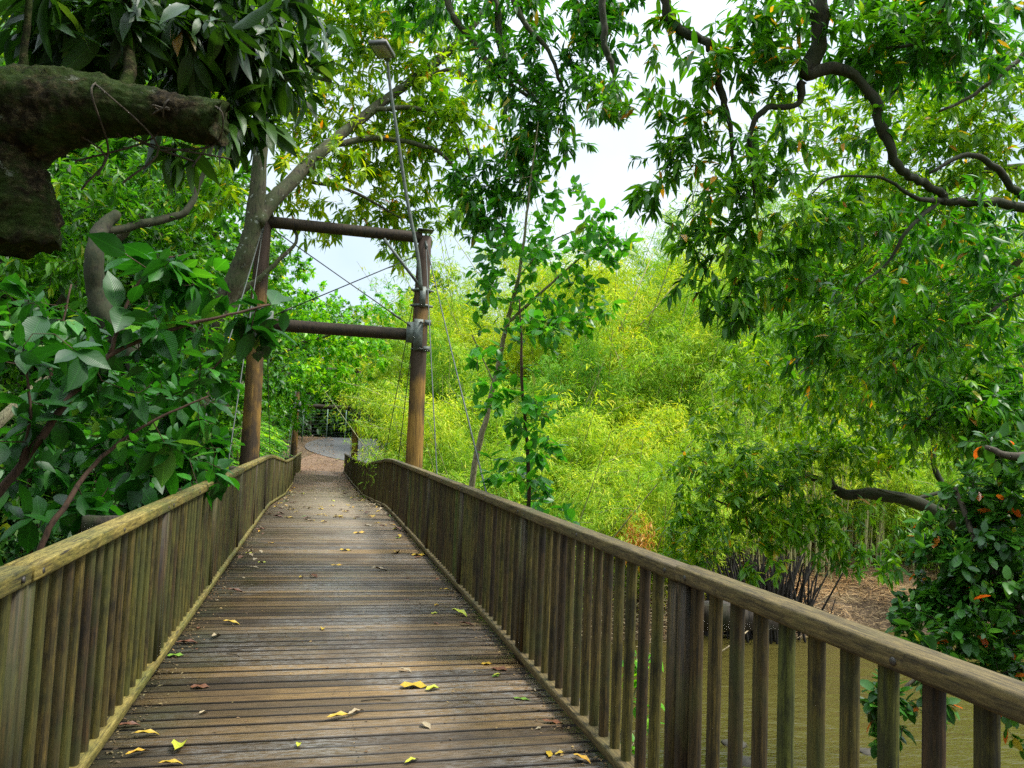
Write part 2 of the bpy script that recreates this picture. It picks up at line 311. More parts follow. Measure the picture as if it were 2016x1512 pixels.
MAT['stone'] = simple_mat('wet stone', (.06, .05, .032), .8, 0, .4, 6)
MAT['straw'] = leaf_mat('dry cane litter', [(0, (.20, .12, .05)), (.5, (.38, .26, .13)), (1, (.55, .42, .25))], trans=.1, tgain=(1, 1, 1), rough=.7)
MAT['strawdark'] = leaf_mat('brown leaf litter', [(0, (.10, .05, .02)), (.5, (.22, .12, .05)), (1, (.45, .28, .1))], trans=.1, tgain=(1, 1, 1), rough=.8)

# ------------------------------------------------------------------ object helpers
def empty(name, loc, label=None, cat=None, group=None):
    o = bpy.data.objects.new(name, None); COL.objects.link(o); o.location = tuple(float(v) for v in loc); o.empty_display_size = .2
    if label: o['label'] = label
    if cat: o['category'] = cat
    if group: o['group'] = group
    return o
def tag(o, label=None, cat=None, group=None, kind=None):
    if label: o['label'] = label
    if cat: o['category'] = cat
    if group: o['group'] = group
    if kind: o['kind'] = kind
    return o
def mesh_obj(name, V, F, mat, parent=None, origin=None, attrs=None, smooth=False):
    """V (n,3); F list of (m,k) index arrays"""
    V = np.asarray(V, dtype=np.float64)
    if origin is None and parent is not None: origin = np.array(parent.location) if parent.parent is None else np.array(parent.parent.location)
    if origin is not None: V = V - np.asarray(origin)
    me = bpy.data.meshes.new(name)
    if not isinstance(F, list): F = [F]
    F = [np.asarray(f, dtype=np.int32) for f in F if len(f)]
    loops = np.concatenate([f.ravel() for f in F]); tot = np.concatenate([np.full(len(f), f.shape[1], np.int32) for f in F])
    st = np.concatenate([[0], np.cumsum(tot)[:-1]]).astype(np.int32)
    me.vertices.add(len(V)); me.vertices.foreach_set('co', V.astype(np.float32).ravel())
    me.loops.add(len(loops)); me.loops.foreach_set('vertex_index', loops)
    me.polygons.add(len(tot)); me.polygons.foreach_set('loop_start', st); me.polygons.foreach_set('loop_total', tot)
    if smooth: me.polygons.foreach_set('use_smooth', np.ones(len(tot), bool))
    me.update(calc_edges=True)
    for k, a in (attrs or {}).items():
        at = me.attributes.new(k, 'FLOAT', 'POINT'); at.data.foreach_set('value', np.asarray(a, dtype=np.float32))
    me.materials.append(mat)
    o = bpy.data.objects.new(name, me); COL.objects.link(o)
    if parent is not None: o.parent = parent
    elif origin is not None: o.location = tuple(float(v) for v in origin)
    return o
class MB:
    def __init__(s): s.V = []; s.F = {}; s.n = 0; s.A = []
    def add(s, V, Fs, rnd=None):
        V = np.asarray(V, float)
        for f in Fs:
            f = np.asarray(f, dtype=np.int64)
            if len(f): s.F.setdefault(f.shape[1], []).append(f + s.n)
        s.V.append(V); s.n += len(V)
        s.A.append(np.full(len(V), .5 if rnd is None else rnd) if rnd is None or np.isscalar(rnd) else rnd)
        return s
    def build(s, name, mat, parent=None, smooth=False, origin=None):
        return mesh_obj(name, np.concatenate(s.V), [np.concatenate(v) for v in s.F.values()], mat, parent, origin, {'rnd': np.concatenate(s.A)}, smooth)
BOXF = np.array([[0, 3, 2, 1], [4, 5, 6, 7], [0, 1, 5, 4], [1, 2, 6, 5], [2, 3, 7, 6], [3, 0, 4, 7]])
def box(mb, lo, hi, rnd=None, Mx=None):
    x0, y0, z0 = lo; x1, y1, z1 = hi
    V = np.array([[x0, y0, z0], [x1, y0, z0], [x1, y1, z0], [x0, y1, z0], [x0, y0, z1], [x1, y0, z1], [x1, y1, z1], [x0, y1, z1]], float)
    if Mx is not None: V = Mx(V)
    mb.add(V, [BOXF], rnd)
def sweep(mb, path, prof, side=None, rnd=None, cap=True):
    """profile (k,2) in (side, up) swept along a path in the Y-Z plane (side = X)"""
    path = np.asarray(path, float); n = len(path); k = len(prof)
    V = np.zeros((n, k, 3))
    for i in range(n):
        a = path[max(i-1, 0)]; b = path[min(i+1, n-1)]; d = b-a; d /= np.linalg.norm(d)
        up = np.cross([1, 0, 0], d); up /= np.linalg.norm(up)
        if up[2] < 0: up = -up
        V[i] = path[i] + prof[:, :1]*np.array([1., 0, 0]) + prof[:, 1:]*up
    F = []
    for i in range(n-1):
        for j in range(k):
            F.append([i*k+j, i*k+(j+1) % k, (i+1)*k+(j+1) % k, (i+1)*k+j])
    Fs = [np.array(F)]
    if cap: Fs.append(np.array([list(range(k))[::-1], [(n-1)*k+j for j in range(k)]]))
    mb.add(V.reshape(-1, 3), Fs, rnd)
def bevel_rect(w, h, b, n=2):
    pts = []
    for cx, cy, a0 in ((w/2-b, h/2-b, 0), (-w/2+b, h/2-b, 90), (-w/2+b, -h/2+b, 180), (w/2-b, -h/2+b, 270)):
        for i in range(n+1):
            a = radians(a0+90*i/n); pts.append((cx+b*cos(a), cy+b*sin(a)))
    return np.array(pts)
def tube(mb, pts, rad, sides=6, rnd=None, cap=True, wob=0.0):
    pts = np.asarray(pts, float); n = len(pts); rad = np.broadcast_to(np.asarray(rad, float), (n,))
    T = np.gradient(pts, axis=0); T /= (np.linalg.norm(T, axis=1)[:, None]+1e-9)
    ref = np.array([0, 0, 1.0]) if abs(T[0][2]) < .8 else np.array([1.0, 0, 0])
    U = np.cross(T, ref); U /= (np.linalg.norm(U, axis=1)[:, None]+1e-9)
    for i in range(1, n):                    # keep the frame from flipping
        u = U[i-1]-T[i]*np.dot(U[i-1], T[i]); U[i] = u/(np.linalg.norm(u)+1e-9)
    W = np.cross(T, U)
    a = np.arange(sides)*2*pi/sides
    r = rad[:, None]*np.ones(sides)[None, :]
    if wob:
        q = rs.randn(n, sides)
        for _ in range(2): q = (q+np.roll(q, 1, 1)+np.roll(q, -1, 1))/1.9; q[1:-1] = (q[:-2]+q[1:-1]+q[2:])/2.1
        r = r*(1+wob*q)
    V = pts[:, None, :] + r[..., None]*(np.cos(a)[None, :, None]*U[:, None, :]+np.sin(a)[None, :, None]*W[:, None, :])
    i, j = np.meshgrid(np.arange(n-1), np.arange(sides), indexing='ij'); j2 = (j+1) % sides
    F = np.stack([i*sides+j, i*sides+j2, (i+1)*sides+j2, (i+1)*sides+j], -1).reshape(-1, 4)
    Fs = [F]
    V = V.reshape(-1, 3)
    if cap:
        if sides == 4 or sides == 3: Fs.append(np.array([np.arange(sides)[::-1], (n-1)*sides+np.arange(sides)]))
        else:
            V = np.concatenate([V, pts[:1], pts[-1:]])
            Fs.append(np.array([[n*sides, (q+1) % sides, q] for q in range(sides)]+[[n*sides+1, (n-1)*sides+q, (n-1)*sides+(q+1) % sides] for q in range(sides)]))
    mb.add(V, Fs, rnd)
def smooth_path(pts, k=5):
    pts = np.asarray(pts, float)
    if len(pts) < 3:
        t = np.linspace(0, 1, k+1)[:, None]; return pts[0]*(1-t)+pts[-1]*t
    Q = np.vstack([2*pts[0]-pts[1], pts, 2*pts[-1]-pts[-2]]); o = []
    for i in range(1, len(Q)-2):
        for t in np.linspace(0, 1, k, endpoint=False):
            a, b, c, d = Q[i-1], Q[i], Q[i+1], Q[i+2]
            o.append(.5*((2*b)+(-a+c)*t+(2*a-5*b+4*c-d)*t*t+(-a+3*b-3*c+d)*t**3))
    o.append(Q[-2]); return np.array(o)

from mathutils import noise as mnoise
def rough_limb(mb, pts, rad, rings=130, sides=56, amp=.10, ragged=.0, seed=0.0):
    c = smooth_path(pts, 20); s = np.linspace(0, len(c)-1, rings); c = np.stack([np.interp(s, np.arange(len(c)), c[:, k]) for k in range(3)], 1)
    r = np.interp(np.linspace(0, len(rad)-1, rings), np.arange(len(rad)), rad)
    T = unit(np.gradient(c, axis=0)); U = unit(np.cross(T, [0, 0, 1.0] if abs(T[0][2]) < .8 else [0, 1.0, 0])); W = np.cross(T, U); V = np.zeros((rings, sides, 3))
    for i in range(rings):
        for j in range(sides):
            a = 2*pi*j/sides; n = U[i]*cos(a)+W[i]*sin(a); p = c[i]+n*r[i]
            q = Vector(p); d = .9*mnoise.fractal(q*4.0+Vector((seed, 0, 0)), 1.0, 2.1, 3)+.35*abs(mnoise.fractal(q*22.0, .8, 2.0, 4))
            k = Vector((a*3.0, i*.12*r[i]*20/1.6, seed)); d -= .45*max(0, .25-abs(mnoise.noise(k)))
            V[i, j] = p+n*(r[i]*amp*4*d*.8)
            if ragged and i > rings-14: V[i, j] += T[i]*ragged*mnoise.noise(Vector((a*2.2, seed, i*.2)))*(i-rings+14)/14
    i, j = np.meshgrid(np.arange(rings-1), np.arange(sides), indexing='ij'); j2 = (j+1) % sides
    F = np.stack([i*sides+j, i*sides+j2, (i+1)*sides+j2, (i+1)*sides+j], -1).reshape(-1, 4)
    # sunken broken end
    V = V.reshape(-1, 3); e0 = (rings-1)*sides; inner = c[-1]+(V[e0:]-c[-1])*.7-T[-1]*r[-1]*.10+rs.randn(sides, 3)*r[-1]*.02
    V = np.concatenate([V, inner, [c[-1]-T[-1]*r[-1]*.2]]); m0 = rings*sides; jj = np.arange(sides); j3 = (jj+1) % sides
    F2 = np.stack([e0+jj, e0+j3, m0+j3, m0+jj], -1); F3 = np.stack([m0+jj, m0+j3, np.full(sides, m0+sides)], -1)
    mb.add(V, [np.concatenate([F, F2]), F3])
# ------------------------------------------------------------------ leaves
def leaf_template(stations, fold=.25, curl=.12, wave=0.0):
    """stations: (x, halfwidth) incl. base and tip with halfwidth 0"""
    V = []; LX = []; LY = []; idx = []
    wmax = max(h for _, h in stations)
    for i, (x, h) in enumerate(stations):
        z = -curl*x*x
        if h == 0: idx.append((len(V),)); V.append((x, 0, z)); LX.append(x); LY.append(0)
        else:
            wv = wave*(1 if i % 2 else -1)*h
            idx.append((len(V), len(V)+1, len(V)+2))
            V += [(x, -h, z+fold*h+wv), (x, 0, z), (x, h, z+fold*h-wv)]; LX += [x]*3; LY += [-h/wmax, 0, h/wmax]
    T = []
    for a, b in zip(idx[:-1], idx[1:]):
        if len(a) == 1 and len(b) == 3: T += [(a[0], b[0], b[1]), (a[0], b[1], b[2])]
        elif len(a) == 3 and len(b) == 3:
            T += [(a[0], b[0], b[1]), (a[0], b[1], a[1]), (a[1], b[1], b[2]), (a[1], b[2], a[2])]
        else: T += [(a[0], b[0], a[1]), (a[1], b[0], a[2])]
    return np.array(V, float), np.array(T), np.array(LX), np.array(LY)
LT = {
 'mango': leaf_template([(0, 0), (.28, .13), (.62, .125), (1, 0)], .3, .28),
 'mango_near': leaf_template([(0, 0), (.05, .012), (.14, .06), (.3, .125), (.5, .145), (.7, .12), (.86, .06), (1, 0)], .3, .30, .06),
 'oval': leaf_template([(0, 0), (.08, .012), (.22, .17), (.5, .25), (.8, .17), (1, 0)], .2, .12),
 'broad': leaf_template([(0, 0), (.06, .012), (.14, .12), (.3, .22), (.5, .26), (.7, .20), (.86, .09), (1, 0)], .18, .22, .05),
 'small': leaf_template([(0, 0), (.45, .24), (1, 0)], .2, .15),
 'blade': (np.array([(0, 0, 0), (.35, -.068, .01), (.35, .068, .01), (1, 0, -.18)], float), np.array([(0, 1, 2), (1, 3, 2)]), np.array([0, .35, .35, 1]), np.array([0, -1, 1, 0])),
 'straw': (np.array([(0, -.012, 0), (0, .012, 0), (1, -.012, 0), (1, .012, 0)], float), np.array([(0, 2, 3), (0, 3, 1)]), np.zeros(4), np.zeros(4)),
 'banana': leaf_template([(0, 0), (.04, .01), (.12, .12), (.35, .2), (.6, .19), (.85, .11), (1, 0)], .35, .3, .05),
}
def unit(a): return a/(np.linalg.norm(a, axis=-1, keepdims=True)+1e-9)
def leaves_arrays(tmpl, pos, D, up, size, rnd, wscale=None):
    V0, T0, LX, LY = LT[tmpl]
    D = unit(D); S = unit(np.cross(up, D)); Nn = np.cross(D, S)
    size = np.asarray(size)[:, None]
    ws = size if wscale is None else size*np.asarray(wscale)[:, None]
    V = pos[:, None, :] + (V0[None, :, 0, None]*size[:, None])*D[:, None, :] + (V0[None, :, 1, None]*ws[:, None])*S[:, None, :] + (V0[None, :, 2, None]*size[:, None])*Nn[:, None, :]
    n, k = len(pos), len(V0)
    F = (T0[None] + (np.arange(n)*k)[:, None, None]).reshape(-1, 3)
    return V.reshape(-1, 3), F, np.repeat(rnd, k), np.tile(LX, n), np.tile(LY, n)
def leaves_obj(name, tmpl, pos, D, up, size, rnd, mat, parent=None, origin=None, wscale=None, smooth=False):
    V, F, r, lx, ly = leaves_arrays(tmpl, pos, D, up, size, rnd, wscale)
    at = {'rnd': r}
    if len(pos) < 20000: at['lx'] = lx; at['ly'] = ly
    return mesh_obj(name, V, [F], mat, parent, origin, at, smooth)
def vol(px, py, d, rx, ry, rd, n):
    """n random points in an ellipsoid of real metres around the given place"""
    c = P(px, py, d); sx = rx*d/FPX; sy = ry*d/FPX
    q = rs.randn(n, 3); q = unit(q)*(rs.rand(n, 1)**(1/2.4))
    return c + q[:, :1]*sx*CR + q[:, 1:2]*sy*CU + q[:, 2:]*rd*CF
def whorls(T, G, nmin, nmax, size, droop, spread=(.7, 1.35), upj=.35):
    """leaf positions round twig tips T with twig directions G"""
    cnt = rs.randint(nmin, nmax+1, len(T)); ix = np.repeat(np.arange(len(T)), cnt); n = len(ix)
    g = unit(G)[ix]; a = rs.rand(n)*2*pi
    b1 = unit(np.cross(g, np.array([.3, .2, 1.0])+rs.randn(n, 3)*.05)); b2 = np.cross(g, b1)
    th = rs.uniform(spread[0], spread[1], n)
    D = g*np.cos(th)[:, None]+(b1*np.cos(a)[:, None]+b2*np.sin(a)[:, None])*np.sin(th)[:, None]
    D = unit(D+np.array([0, 0, -1.0])*(droop*rs.uniform(.5, 1.5, n))[:, None])
    pos = T[ix]-g*(rs.rand(n)**1.3*size*.9)[:, None]
    up = np.array([0, 0, 1.0])+rs.randn(n, 3)*upj
    D = unit(D+rs.randn(n, 3)*.16); wr = rs.rand(len(T)); rnd = np.clip(wr[ix]*.55+rs.rand(n)*.42, 0, .94)
    yl = rs.rand(n); rnd = np.where(yl > .978, rs.uniform(.955, 1, n), rnd)
    return pos, D, up, size*rs.uniform(.5, 1.2, n)*(.75+.4*rs.rand(len(T)))[ix], rnd
def grow(limbs, targets, twig_end=.0028, limb_sides=8, sag=.05, jit=.10, wob=.05, maxr=.03):
    """limbs: list of [(point, radius)...]; returns (limb MB, twig MB, twig directions)"""
    lb, tb = MB(), MB(); nodes = []; rads = []
    for lm in limbs:
        pts = smooth_path([p for p, r in lm], 6)
        r = np.interp(np.linspace(0, len(lm)-1, len(pts)), np.arange(len(lm)), [r for p, r in lm])
        pts = pts + rs.randn(*pts.shape)*np.where(r > .05, r*.05, r*.2)[:, None]
        tube(lb, pts, r, limb_sides, wob=wob); nodes.append(pts); rads.append(r)
    nd = np.concatenate(nodes); rd = np.concatenate(rads)
    targets = np.asarray(targets)
    d0 = np.array([np.min(np.sum((nd-t)**2, 1)) for t in targets]); order = np.argsort(d0)
    cap = len(nd)+len(targets)*14+10
    ND = np.zeros((cap, 3)); RD = np.zeros(cap); n = len(nd); ND[:n] = nd; RD[:n] = rd
    G = np.zeros((len(targets), 3))
    for q in order:
        t = targets[q]; dd = np.sum((ND[:n]-t)**2, 1); k = int(np.argmin(dd)); p0 = ND[k]; v = t-p0; ln = math.sqrt(dd[k])
        m = int(min(12, max(2, ln/.14)))
        s = np.linspace(0, 1, m+1)[:, None]
        pts = p0+v*s+rs.randn(3)*jit*ln*np.sin(s*pi)+rs.randn(3)*jit*.5*ln*np.sin(s*2*pi)+np.array([0, 0, -sag*ln])*np.sin(s*pi)
        r0 = min(RD[k]*.8, twig_end+.0055*ln, maxr); rr = np.linspace(r0, twig_end, m+1)
        tube(tb, pts, rr, 4 if r0 > .008 else 3, cap=False)
        ND[n:n+m] = pts[1:]; RD[n:n+m] = rr[1:]; n += m
        G[q] = pts[-1]-pts[-2]
    return lb, tb, G

# ================================================================== THE SETTING
xL, xR, HR = -0.90, 1.43, 1.07
ZW = -3.6
DPROF = [(-14, .0), (0, 0), (15.6, 0), (16.8, -.02), (20.5, -.21), (24.5, -.42), (32, -.55), (46, -.68)]
def deck_z(y): return np.interp(y, [a for a, b in DPROF], [b for a, b in DPROF])
def sstep(t): t = np.clip(t, 0, 1); return t*t*(3-2*t)
def bank_line(x):
    return np.interp(x, [-60, -12, -2.5, 2.2, 7, 12, 40], [2, 3, 4, 12, 19.3, 19.7, 18.5]) + .35*np.sin(x*1.3)+.2*np.sin(x*3.1+1)
def ground_z(x, y):
    x = np.asarray(x, float); y = np.asarray(y, float)
    d = y-bank_line(x)
    z = np.where(d < 0, ZW-.12+.25*np.clip(d, -4, 0), ZW-.12+.9*sstep(d/1.1)+1.0*sstep((d-.8)/5))
    z = z+np.where(d > 4, .10*np.clip(d-4, 0, 30), 0)*np.where(x > 3, 1.5, .6)
    z = z+.12*np.sin(x*1.7+y*.6)*np.sin(y*1.1-x*.3)*sstep(d/2)
    back = sstep((-y-9)/4); z = z*(1-back)+(-1.2)*back
    # flat ground at the bridge's far end, rising gently with the road
    zp = np.where(y < 46, -.74, -.74+.064*(y-46)); zp = np.minimum(zp, 1.05)
    wgt = sstep((y-33)/10)*sstep(1-(np.abs(x-3.5)-8)/9)
    z = z*(1-wgt)+zp*wgt
    return z
def axis(lo, hi, fine_lo, fine_hi, step, grow_=1.35):
    a = list(np.arange(fine_lo, fine_hi+.001, step)); s = step
    while a[-1] < hi: s *= grow_; a.append(a[-1]+s)
    s = step; b = []
    c = fine_lo
    while c > lo: s *= grow_; c -= s; b.append(c)
    return np.array(b[::-1]+a)
gx = axis(-600, 600, -26, 34, .45); gy = axis(-500, 900, -14, 84, .45)
X, Y = np.meshgrid(gx, gy, indexing='ij'); Z = ground_z(X, Y)
nx, ny = X.shape; i, j = np.meshgrid(np.arange(nx-1), np.arange(ny-1), indexing='ij')
F = np.stack([i*ny+j, (i+1)*ny+j, (i+1)*ny+j+1, i*ny+j+1], -1).reshape(-1, 4)
g = mesh_obj('ground', np.stack([X, Y, Z], -1).reshape(-1, 3), [F], MAT['ground'], smooth=True); tag(g, kind='structure')
wv = MB(); wv.add([[-60, -13, ZW], [60, -13, ZW], [60, 26, ZW], [-60, 26, ZW]], [np.array([[0, 1, 2, 3]])]); tag(wv.build('river', MAT['water']), kind='structure')
def ribbon(name, pts, width, mat, dz):
    c = smooth_path(np.array([(a, b, 0) for a, b in pts]), 14); T = np.gradient(c, axis=0); T = unit(T); S = np.stack([T[:, 1], -T[:, 0], 0*T[:, 0]], 1)
    ws = np.linspace(-.5, .5, 15); V = []
    for k, q in enumerate(ws):
        p = c+S*(width*q)[..., None] if np.ndim(width) else c+S*(width*q)
        p[:, 2] = ground_z(p[:, 0], p[:, 1])+dz; V.append(p)
    V = np.stack(V, 1); n, k = V.shape[:2]; i, j = np.meshgrid(np.arange(n-1), np.arange(k-1), indexing='ij')
    F = np.stack([i*k+j, i*k+j+1, (i+1)*k+j+1, (i+1)*k+j], -1).reshape(-1, 4)
    return tag(mesh_obj(name, V.reshape(-1, 3), [F], mat, smooth=True), kind='structure')
ribbon('path', [(.26, 45.4), (.3, 49), (.6, 53), (1.4, 57)], 3.3, MAT['path'], .03)
ribbon('road', [(18, 46.5), (10.5, 48.5), (5.0, 54), (2.5, 61), (2.9, 69), (6.0, 76), (13, 80)], 6.8, MAT['road'], .06)

# ================================================================== FOOTBRIDGE
PITCHB = .118
fb = empty('footbridge', (0.26, 16, -.2), 'long timber footbridge deck of brown cross boards leading to the earth path', 'footbridge')
mb = MB(); y = -2.0; EDGE = []
while y < 46.0:
    z = float(deck_z(y+.05)); sl = float(deck_z(y+.1)-deck_z(y))/.1
    r = random.random(); dz = random.uniform(-.0025, .0025); dx = random.uniform(-.015, .015)
    gap = random.uniform(.011, .019); x0, x1 = xL-.16+dx, xR+.17+dx; b = .004; yl, yh = y+gap/2, y+PITCHB-gap/2
    yaw = random.uniform(-.0012, .0012)
    prof = [(yl, -.035), (yl, -b), (yl+b, 0), (yl+.011, .0004), (yh-.011, .0004), (yh-b, 0), (yh, -b), (yh, -.035)]; ev = [1, 1, .8, 0, 0, .8, 1, 1]
    V = []
    for xx in np.linspace(x0, x1, 2):
        for (py, pz) in prof: V.append((xx, py+yaw*xx, z+dz+pz+sl*(py-y)))
    k = 8; Fq = [[q, (q+1) % k, k+(q+1) % k, k+q] for q in range(k)]
    mb.add(V, [np.array(Fq), np.array([list(range(k))[::-1], list(range(k, 2*k))])], r); EDGE += ev*2
    y += PITCHB
sc = MB(); yy = -2.0+PITCHB/2
while yy < 30:
    for xx in (xL+.06, (xL+xR)/2, xR-.06):
        for dy in (-.028, .028):
            cx_, cy_ = xx+random.gauss(0, .004), yy+dy+random.gauss(0, .002); aa = np.arange(6)*pi/3
            sc.add(np.stack([cx_+.0042*np.cos(aa), cy_+.0042*np.sin(aa), np.full(6, float(deck_z(cy_))+.0045)], 1), [np.array([range(6)])])
    yy += PITCHB
sc.build('screw', MAT['darksteel'], fb)['kind'] = 'stuff'
db = mb.build('deck_boards', MAT['deck'], fb); at_ = db.data.attributes.new('edge', 'FLOAT', 'POINT'); at_.data.foreach_set('value', np.array(EDGE, dtype=np.float32))
mb = MB()
pth = lambda x, dz: [(x, a, b+dz) for a, b in DPROF]
for x in (xL+.05, (xL+xR)/2, xR-.05): sweep(mb, pth(x, -.16), bevel_rect(.12, .24, .01, 1))
mb.build('girder', MAT['darktimber'], fb)
JO = [0.45+2.45*k for k in range(-1, 19)]
for yj in JO:
    mb = MB(); z = float(deck_z(yj)); box(mb, (xL-.5, yj-.06, z-.42), (xR+.5, yj+.06, z-.285)); mb.build('cross_beam', MAT['darktimber'], fb)

def railing(side, x, label, mrail, mbal, jitter):
    o = empty('wooden_railing', (x, 16, 0), label, 'railing')
    sg = -1 if side == 'L' else 1
    xc = x+sg*.045
    lat = lambda yy: 0.0
    # handrail in lengths with tiny steps at the joints
    ys = [-2.0]+[j for j in JO if j > -1]+[45.6]
    for a, b in zip(ys[:-1], ys[1:]):
        m = MB(); yy = np.linspace(a+.006, b-.006, 6); off = random.uniform(-.004, .004); up = random.uniform(-.004, .004)
        sweep(m, [(xc+off, q, float(deck_z(q))+HR-.031+up) for q in yy], bevel_rect(.098, .062, .011, 3), rnd=random.random())
        m.build('handrail', mrail, o, smooth=False)
        for q in (a+.09, b-.09, (a+b)/2):
            if q < 0: continue
            m = MB(); hx = xc-sg*.050; zq = float(deck_z(q))+HR-.032; tube(m, [(hx+sg*.004, q, zq), (hx-sg*.004, q, zq)], .011, 8); m.build('bolt', MAT['darksteel'], o)
    m = MB()
    sweep(m, [(xc, q, float(deck_z(q))+.062) for q in np.linspace(-2, 45.6, 100)], bevel_rect(.10, .05, .008, 2))
    m.build('bottom_rail', mrail, o)
    for yj in JO:       # packers that hold the bottom rail off the boards
        m = MB(); z = float(deck_z(yj)); box(m, (xc-.035, yj-.09, z+.002), (xc+.035, yj+.09, z+.036)); m.build('packer', MAT['darktimber'], o)
    # balusters: rounded timber, the hundred that show largest as parts
    SP = .171; prof = bevel_rect(.045, .048, .016, 3); far = MB(); cnt = 0; near = []
    for a, b in zip(JO[:-1], JO[1:]):
        n = 16; st = (b-a-.20)/(n-1)
        for q in range(n): near.append(a+.10+q*st)
    near.sort(key=lambda v: abs(v-1.0) if v > .0 else 50+abs(v))
    for yy in near:
        z = float(deck_z(yy)); m = far if cnt >= 100 else MB(); lean = random.gauss(0, .0025); dx = random.gauss(0, .0015)
        k = len(prof); tw = random.gauss(0, .05); pr = np.stack([prof[:, 0]*cos(tw)-prof[:, 1]*sin(tw), prof[:, 0]*sin(tw)+prof[:, 1]*cos(tw)], 1)
        V = [(xc+dx+p[0], yy+lean*h+p[1], z+h0) for h, h0 in ((-1, .084), (1, HR-.058)) for p in pr]
        Fq = [[q, (q+1) % k, k+(q+1) % k, k+q] for q in range(k)]
        m.add(V, [np.array(Fq)], random.random())
        if cnt < 100: m.build('baluster', mbal, o)
        cnt += 1
    f = far.build('baluster', mbal, o); f['kind'] = 'stuff'
    # double posts at the joints and the raking outriggers outside
    for yj in JO:
        z = float(deck_z(yj))
        if yj < -1: continue
        for dy in (-.042, .042):
            m = MB(); box(m, (xc-.036, yj+dy-.034, z+.0), (xc+.036, yj+dy+.034, z+HR-.060), random.random()*.4); m.build('post', mbal, o)
        m = MB(); ox = xc+sg*.40
        box(m, (min(xc+sg*.06, ox+sg*.05), yj-.05, z+HR-.20-.05*(sg > 0)), (max(xc+sg*.06, ox+sg*.05), yj+.05, z+HR-.10-.05*(sg > 0)))
        m.build('outrigger', MAT['darktimber'], o)
    return o
railing('L', xL, 'olive mossy wooden railing along the jungle side of the bridge', MAT['railL'], MAT['balL'], 1)
railing('R', xR, 'brown wooden railing with river showing between its balusters', MAT['railR'], MAT['balR'], 2)

# ================================================================== TOWER OVER THE BRIDGE
def make_tower():
    base = np.array([0.265, 14.26, 0.0]); o = empty('timber_tower', base, 'tall log portal frame standing nearest over the footbridge', 'tower')
    xl, xr = xL-.28, xR+.28; zt, zl = 5.30, 3.43; yy = 14.26
    for x in (xl, xr):
        m = MB(); zz = np.linspace(-4.2, zt, 24); rad = np.interp(zz, [-4.2, 0, 3.3, zt], [.20, .165, .145, .125])
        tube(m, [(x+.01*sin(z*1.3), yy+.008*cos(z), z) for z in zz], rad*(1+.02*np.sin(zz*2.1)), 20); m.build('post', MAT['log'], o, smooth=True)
    # beams: axis along x, drawn with their own height; log material darkens posts higher up, painted shade and wet
    m = MB(); tube(m, [(q, yy, zt-.02) for q in np.linspace(xl+.0, xr-.06, 12)], .105, 18); tb = m.build('top_beam', MAT['beam'], o, smooth=True)
    m = MB(); tube(m, [(q, yy, zl) for q in np.linspace(xl+.14, xr-.14, 12)], .112, 18); lbm = m.build('cross_beam', MAT['beam'], o, smooth=True)
    for q in (xr, xl):
        m = MB(); box(m, (q-.15, yy-.17, zt+.103), (q+.15, yy+.13, zt+.115)); m.build('cap_plate', MAT['steel'], o)
    for s, x in ((1, xr), (-1, xl)):
        m = MB()
        box(m, (x-s*.27 if s > 0 else x+.02, yy-.152, zl-.17), (x-.02 if s > 0 else x+.27, yy-.142, zl+.22))
        box(m, (x-.135, yy-.168, zl-.30), (x+.03, yy-.160, zl+.28))
        for zb in (zl-.27, zl+.22):
            tube(m, [(x+.168*cos(a), yy+.168*sin(a), zb) for a in np.linspace(pi*1.02, pi*2.0, 9)], .011, 4)
            box(m, (x+.05, yy-.215, zb-.05), (x+.17, yy-.170, zb+.05))
        m.build('bracket', MAT['steel'], o)
        m = MB()
        for zb in (zl-.27, zl+.22):
            for dx in (-.02, .07): tube(m, [(x+dx, yy-.24, zb), (x+dx, yy-.16, zb)], .016, 8)
        m.build('bolt', MAT['darksteel'], o)
    # lamp clamp on the right post
    m = MB()
    for zb in (3.98, 4.27):
        tube(m, [(xr+.15*cos(a), yy+.15*sin(a), zb) for a in np.linspace(0, 2*pi, 20)], .028, 6, cap=False)
        for s in (-1, 1): tube(m, [(xr+s*.12, yy-.04, zb), (xr+s*.21, yy-.04, zb)], .022, 8)
    box(m, (xr-.06, yy-.185, 3.94), (xr+.05, yy-.165, 4.32))
    m.build('clamp', MAT['steel'], o)
    # crossed wind bracing between the beams
    tl = [((xl+.1, yy-.02, zt-.12), (xr-.2, yy-.16, zl+.14)), ((xr-.1, yy+.02, zt-.35), (xl+.2, yy+.05, zl+.14))]
    for a, b in tl:
        m = MB(); tube(m, [a, b], .011, 6); a, b = np.array(a), np.array(b); tube(m, [a+(b-a)*.86, a+(b-a)*.93], .022, 6); m.build('brace_cable', MAT['cable'], o)
    # stay cables down to the deck edges
    for s, x in ((1, xr), (-1, xl)):
        for ya, za in ((6.6, -.2), (11.3, -.2), (19.2, -.4), (24.7, -.7)):
            m = MB(); A = np.array([x, yy+(-.14 if ya < yy else .14), zt-.12]); B = np.array([x+s*.12, ya, za])
            tt = np.linspace(0, 1, 8)[:, None]; pts = A+(B-A)*tt+np.array([0, 0, -.05])*np.sin(tt*pi)
            tube(m, pts, .010, 6); tube(m, [A+(B-A)*.9, A+(B-A)*.95], .02, 6)
            tube(m, [A+(B-A)*.0, A+(B-A)*.03], .022, 6); m.build('stay_cable', MAT['cable'], o)
    return o
tower = make_tower()
def copy_tree(o, parent=None):
    c = o.copy(); COL.objects.link(c); c.parent = parent
    for ch in [q for q in bpy.data.objects if q.parent == o]: copy_tree(ch, c)
    return c
t2 = copy_tree(tower); t2.location = (.265, 39.0, -.62)
t2['label'] = 'far log portal frame half hidden in leaves at the path end of the bridge'

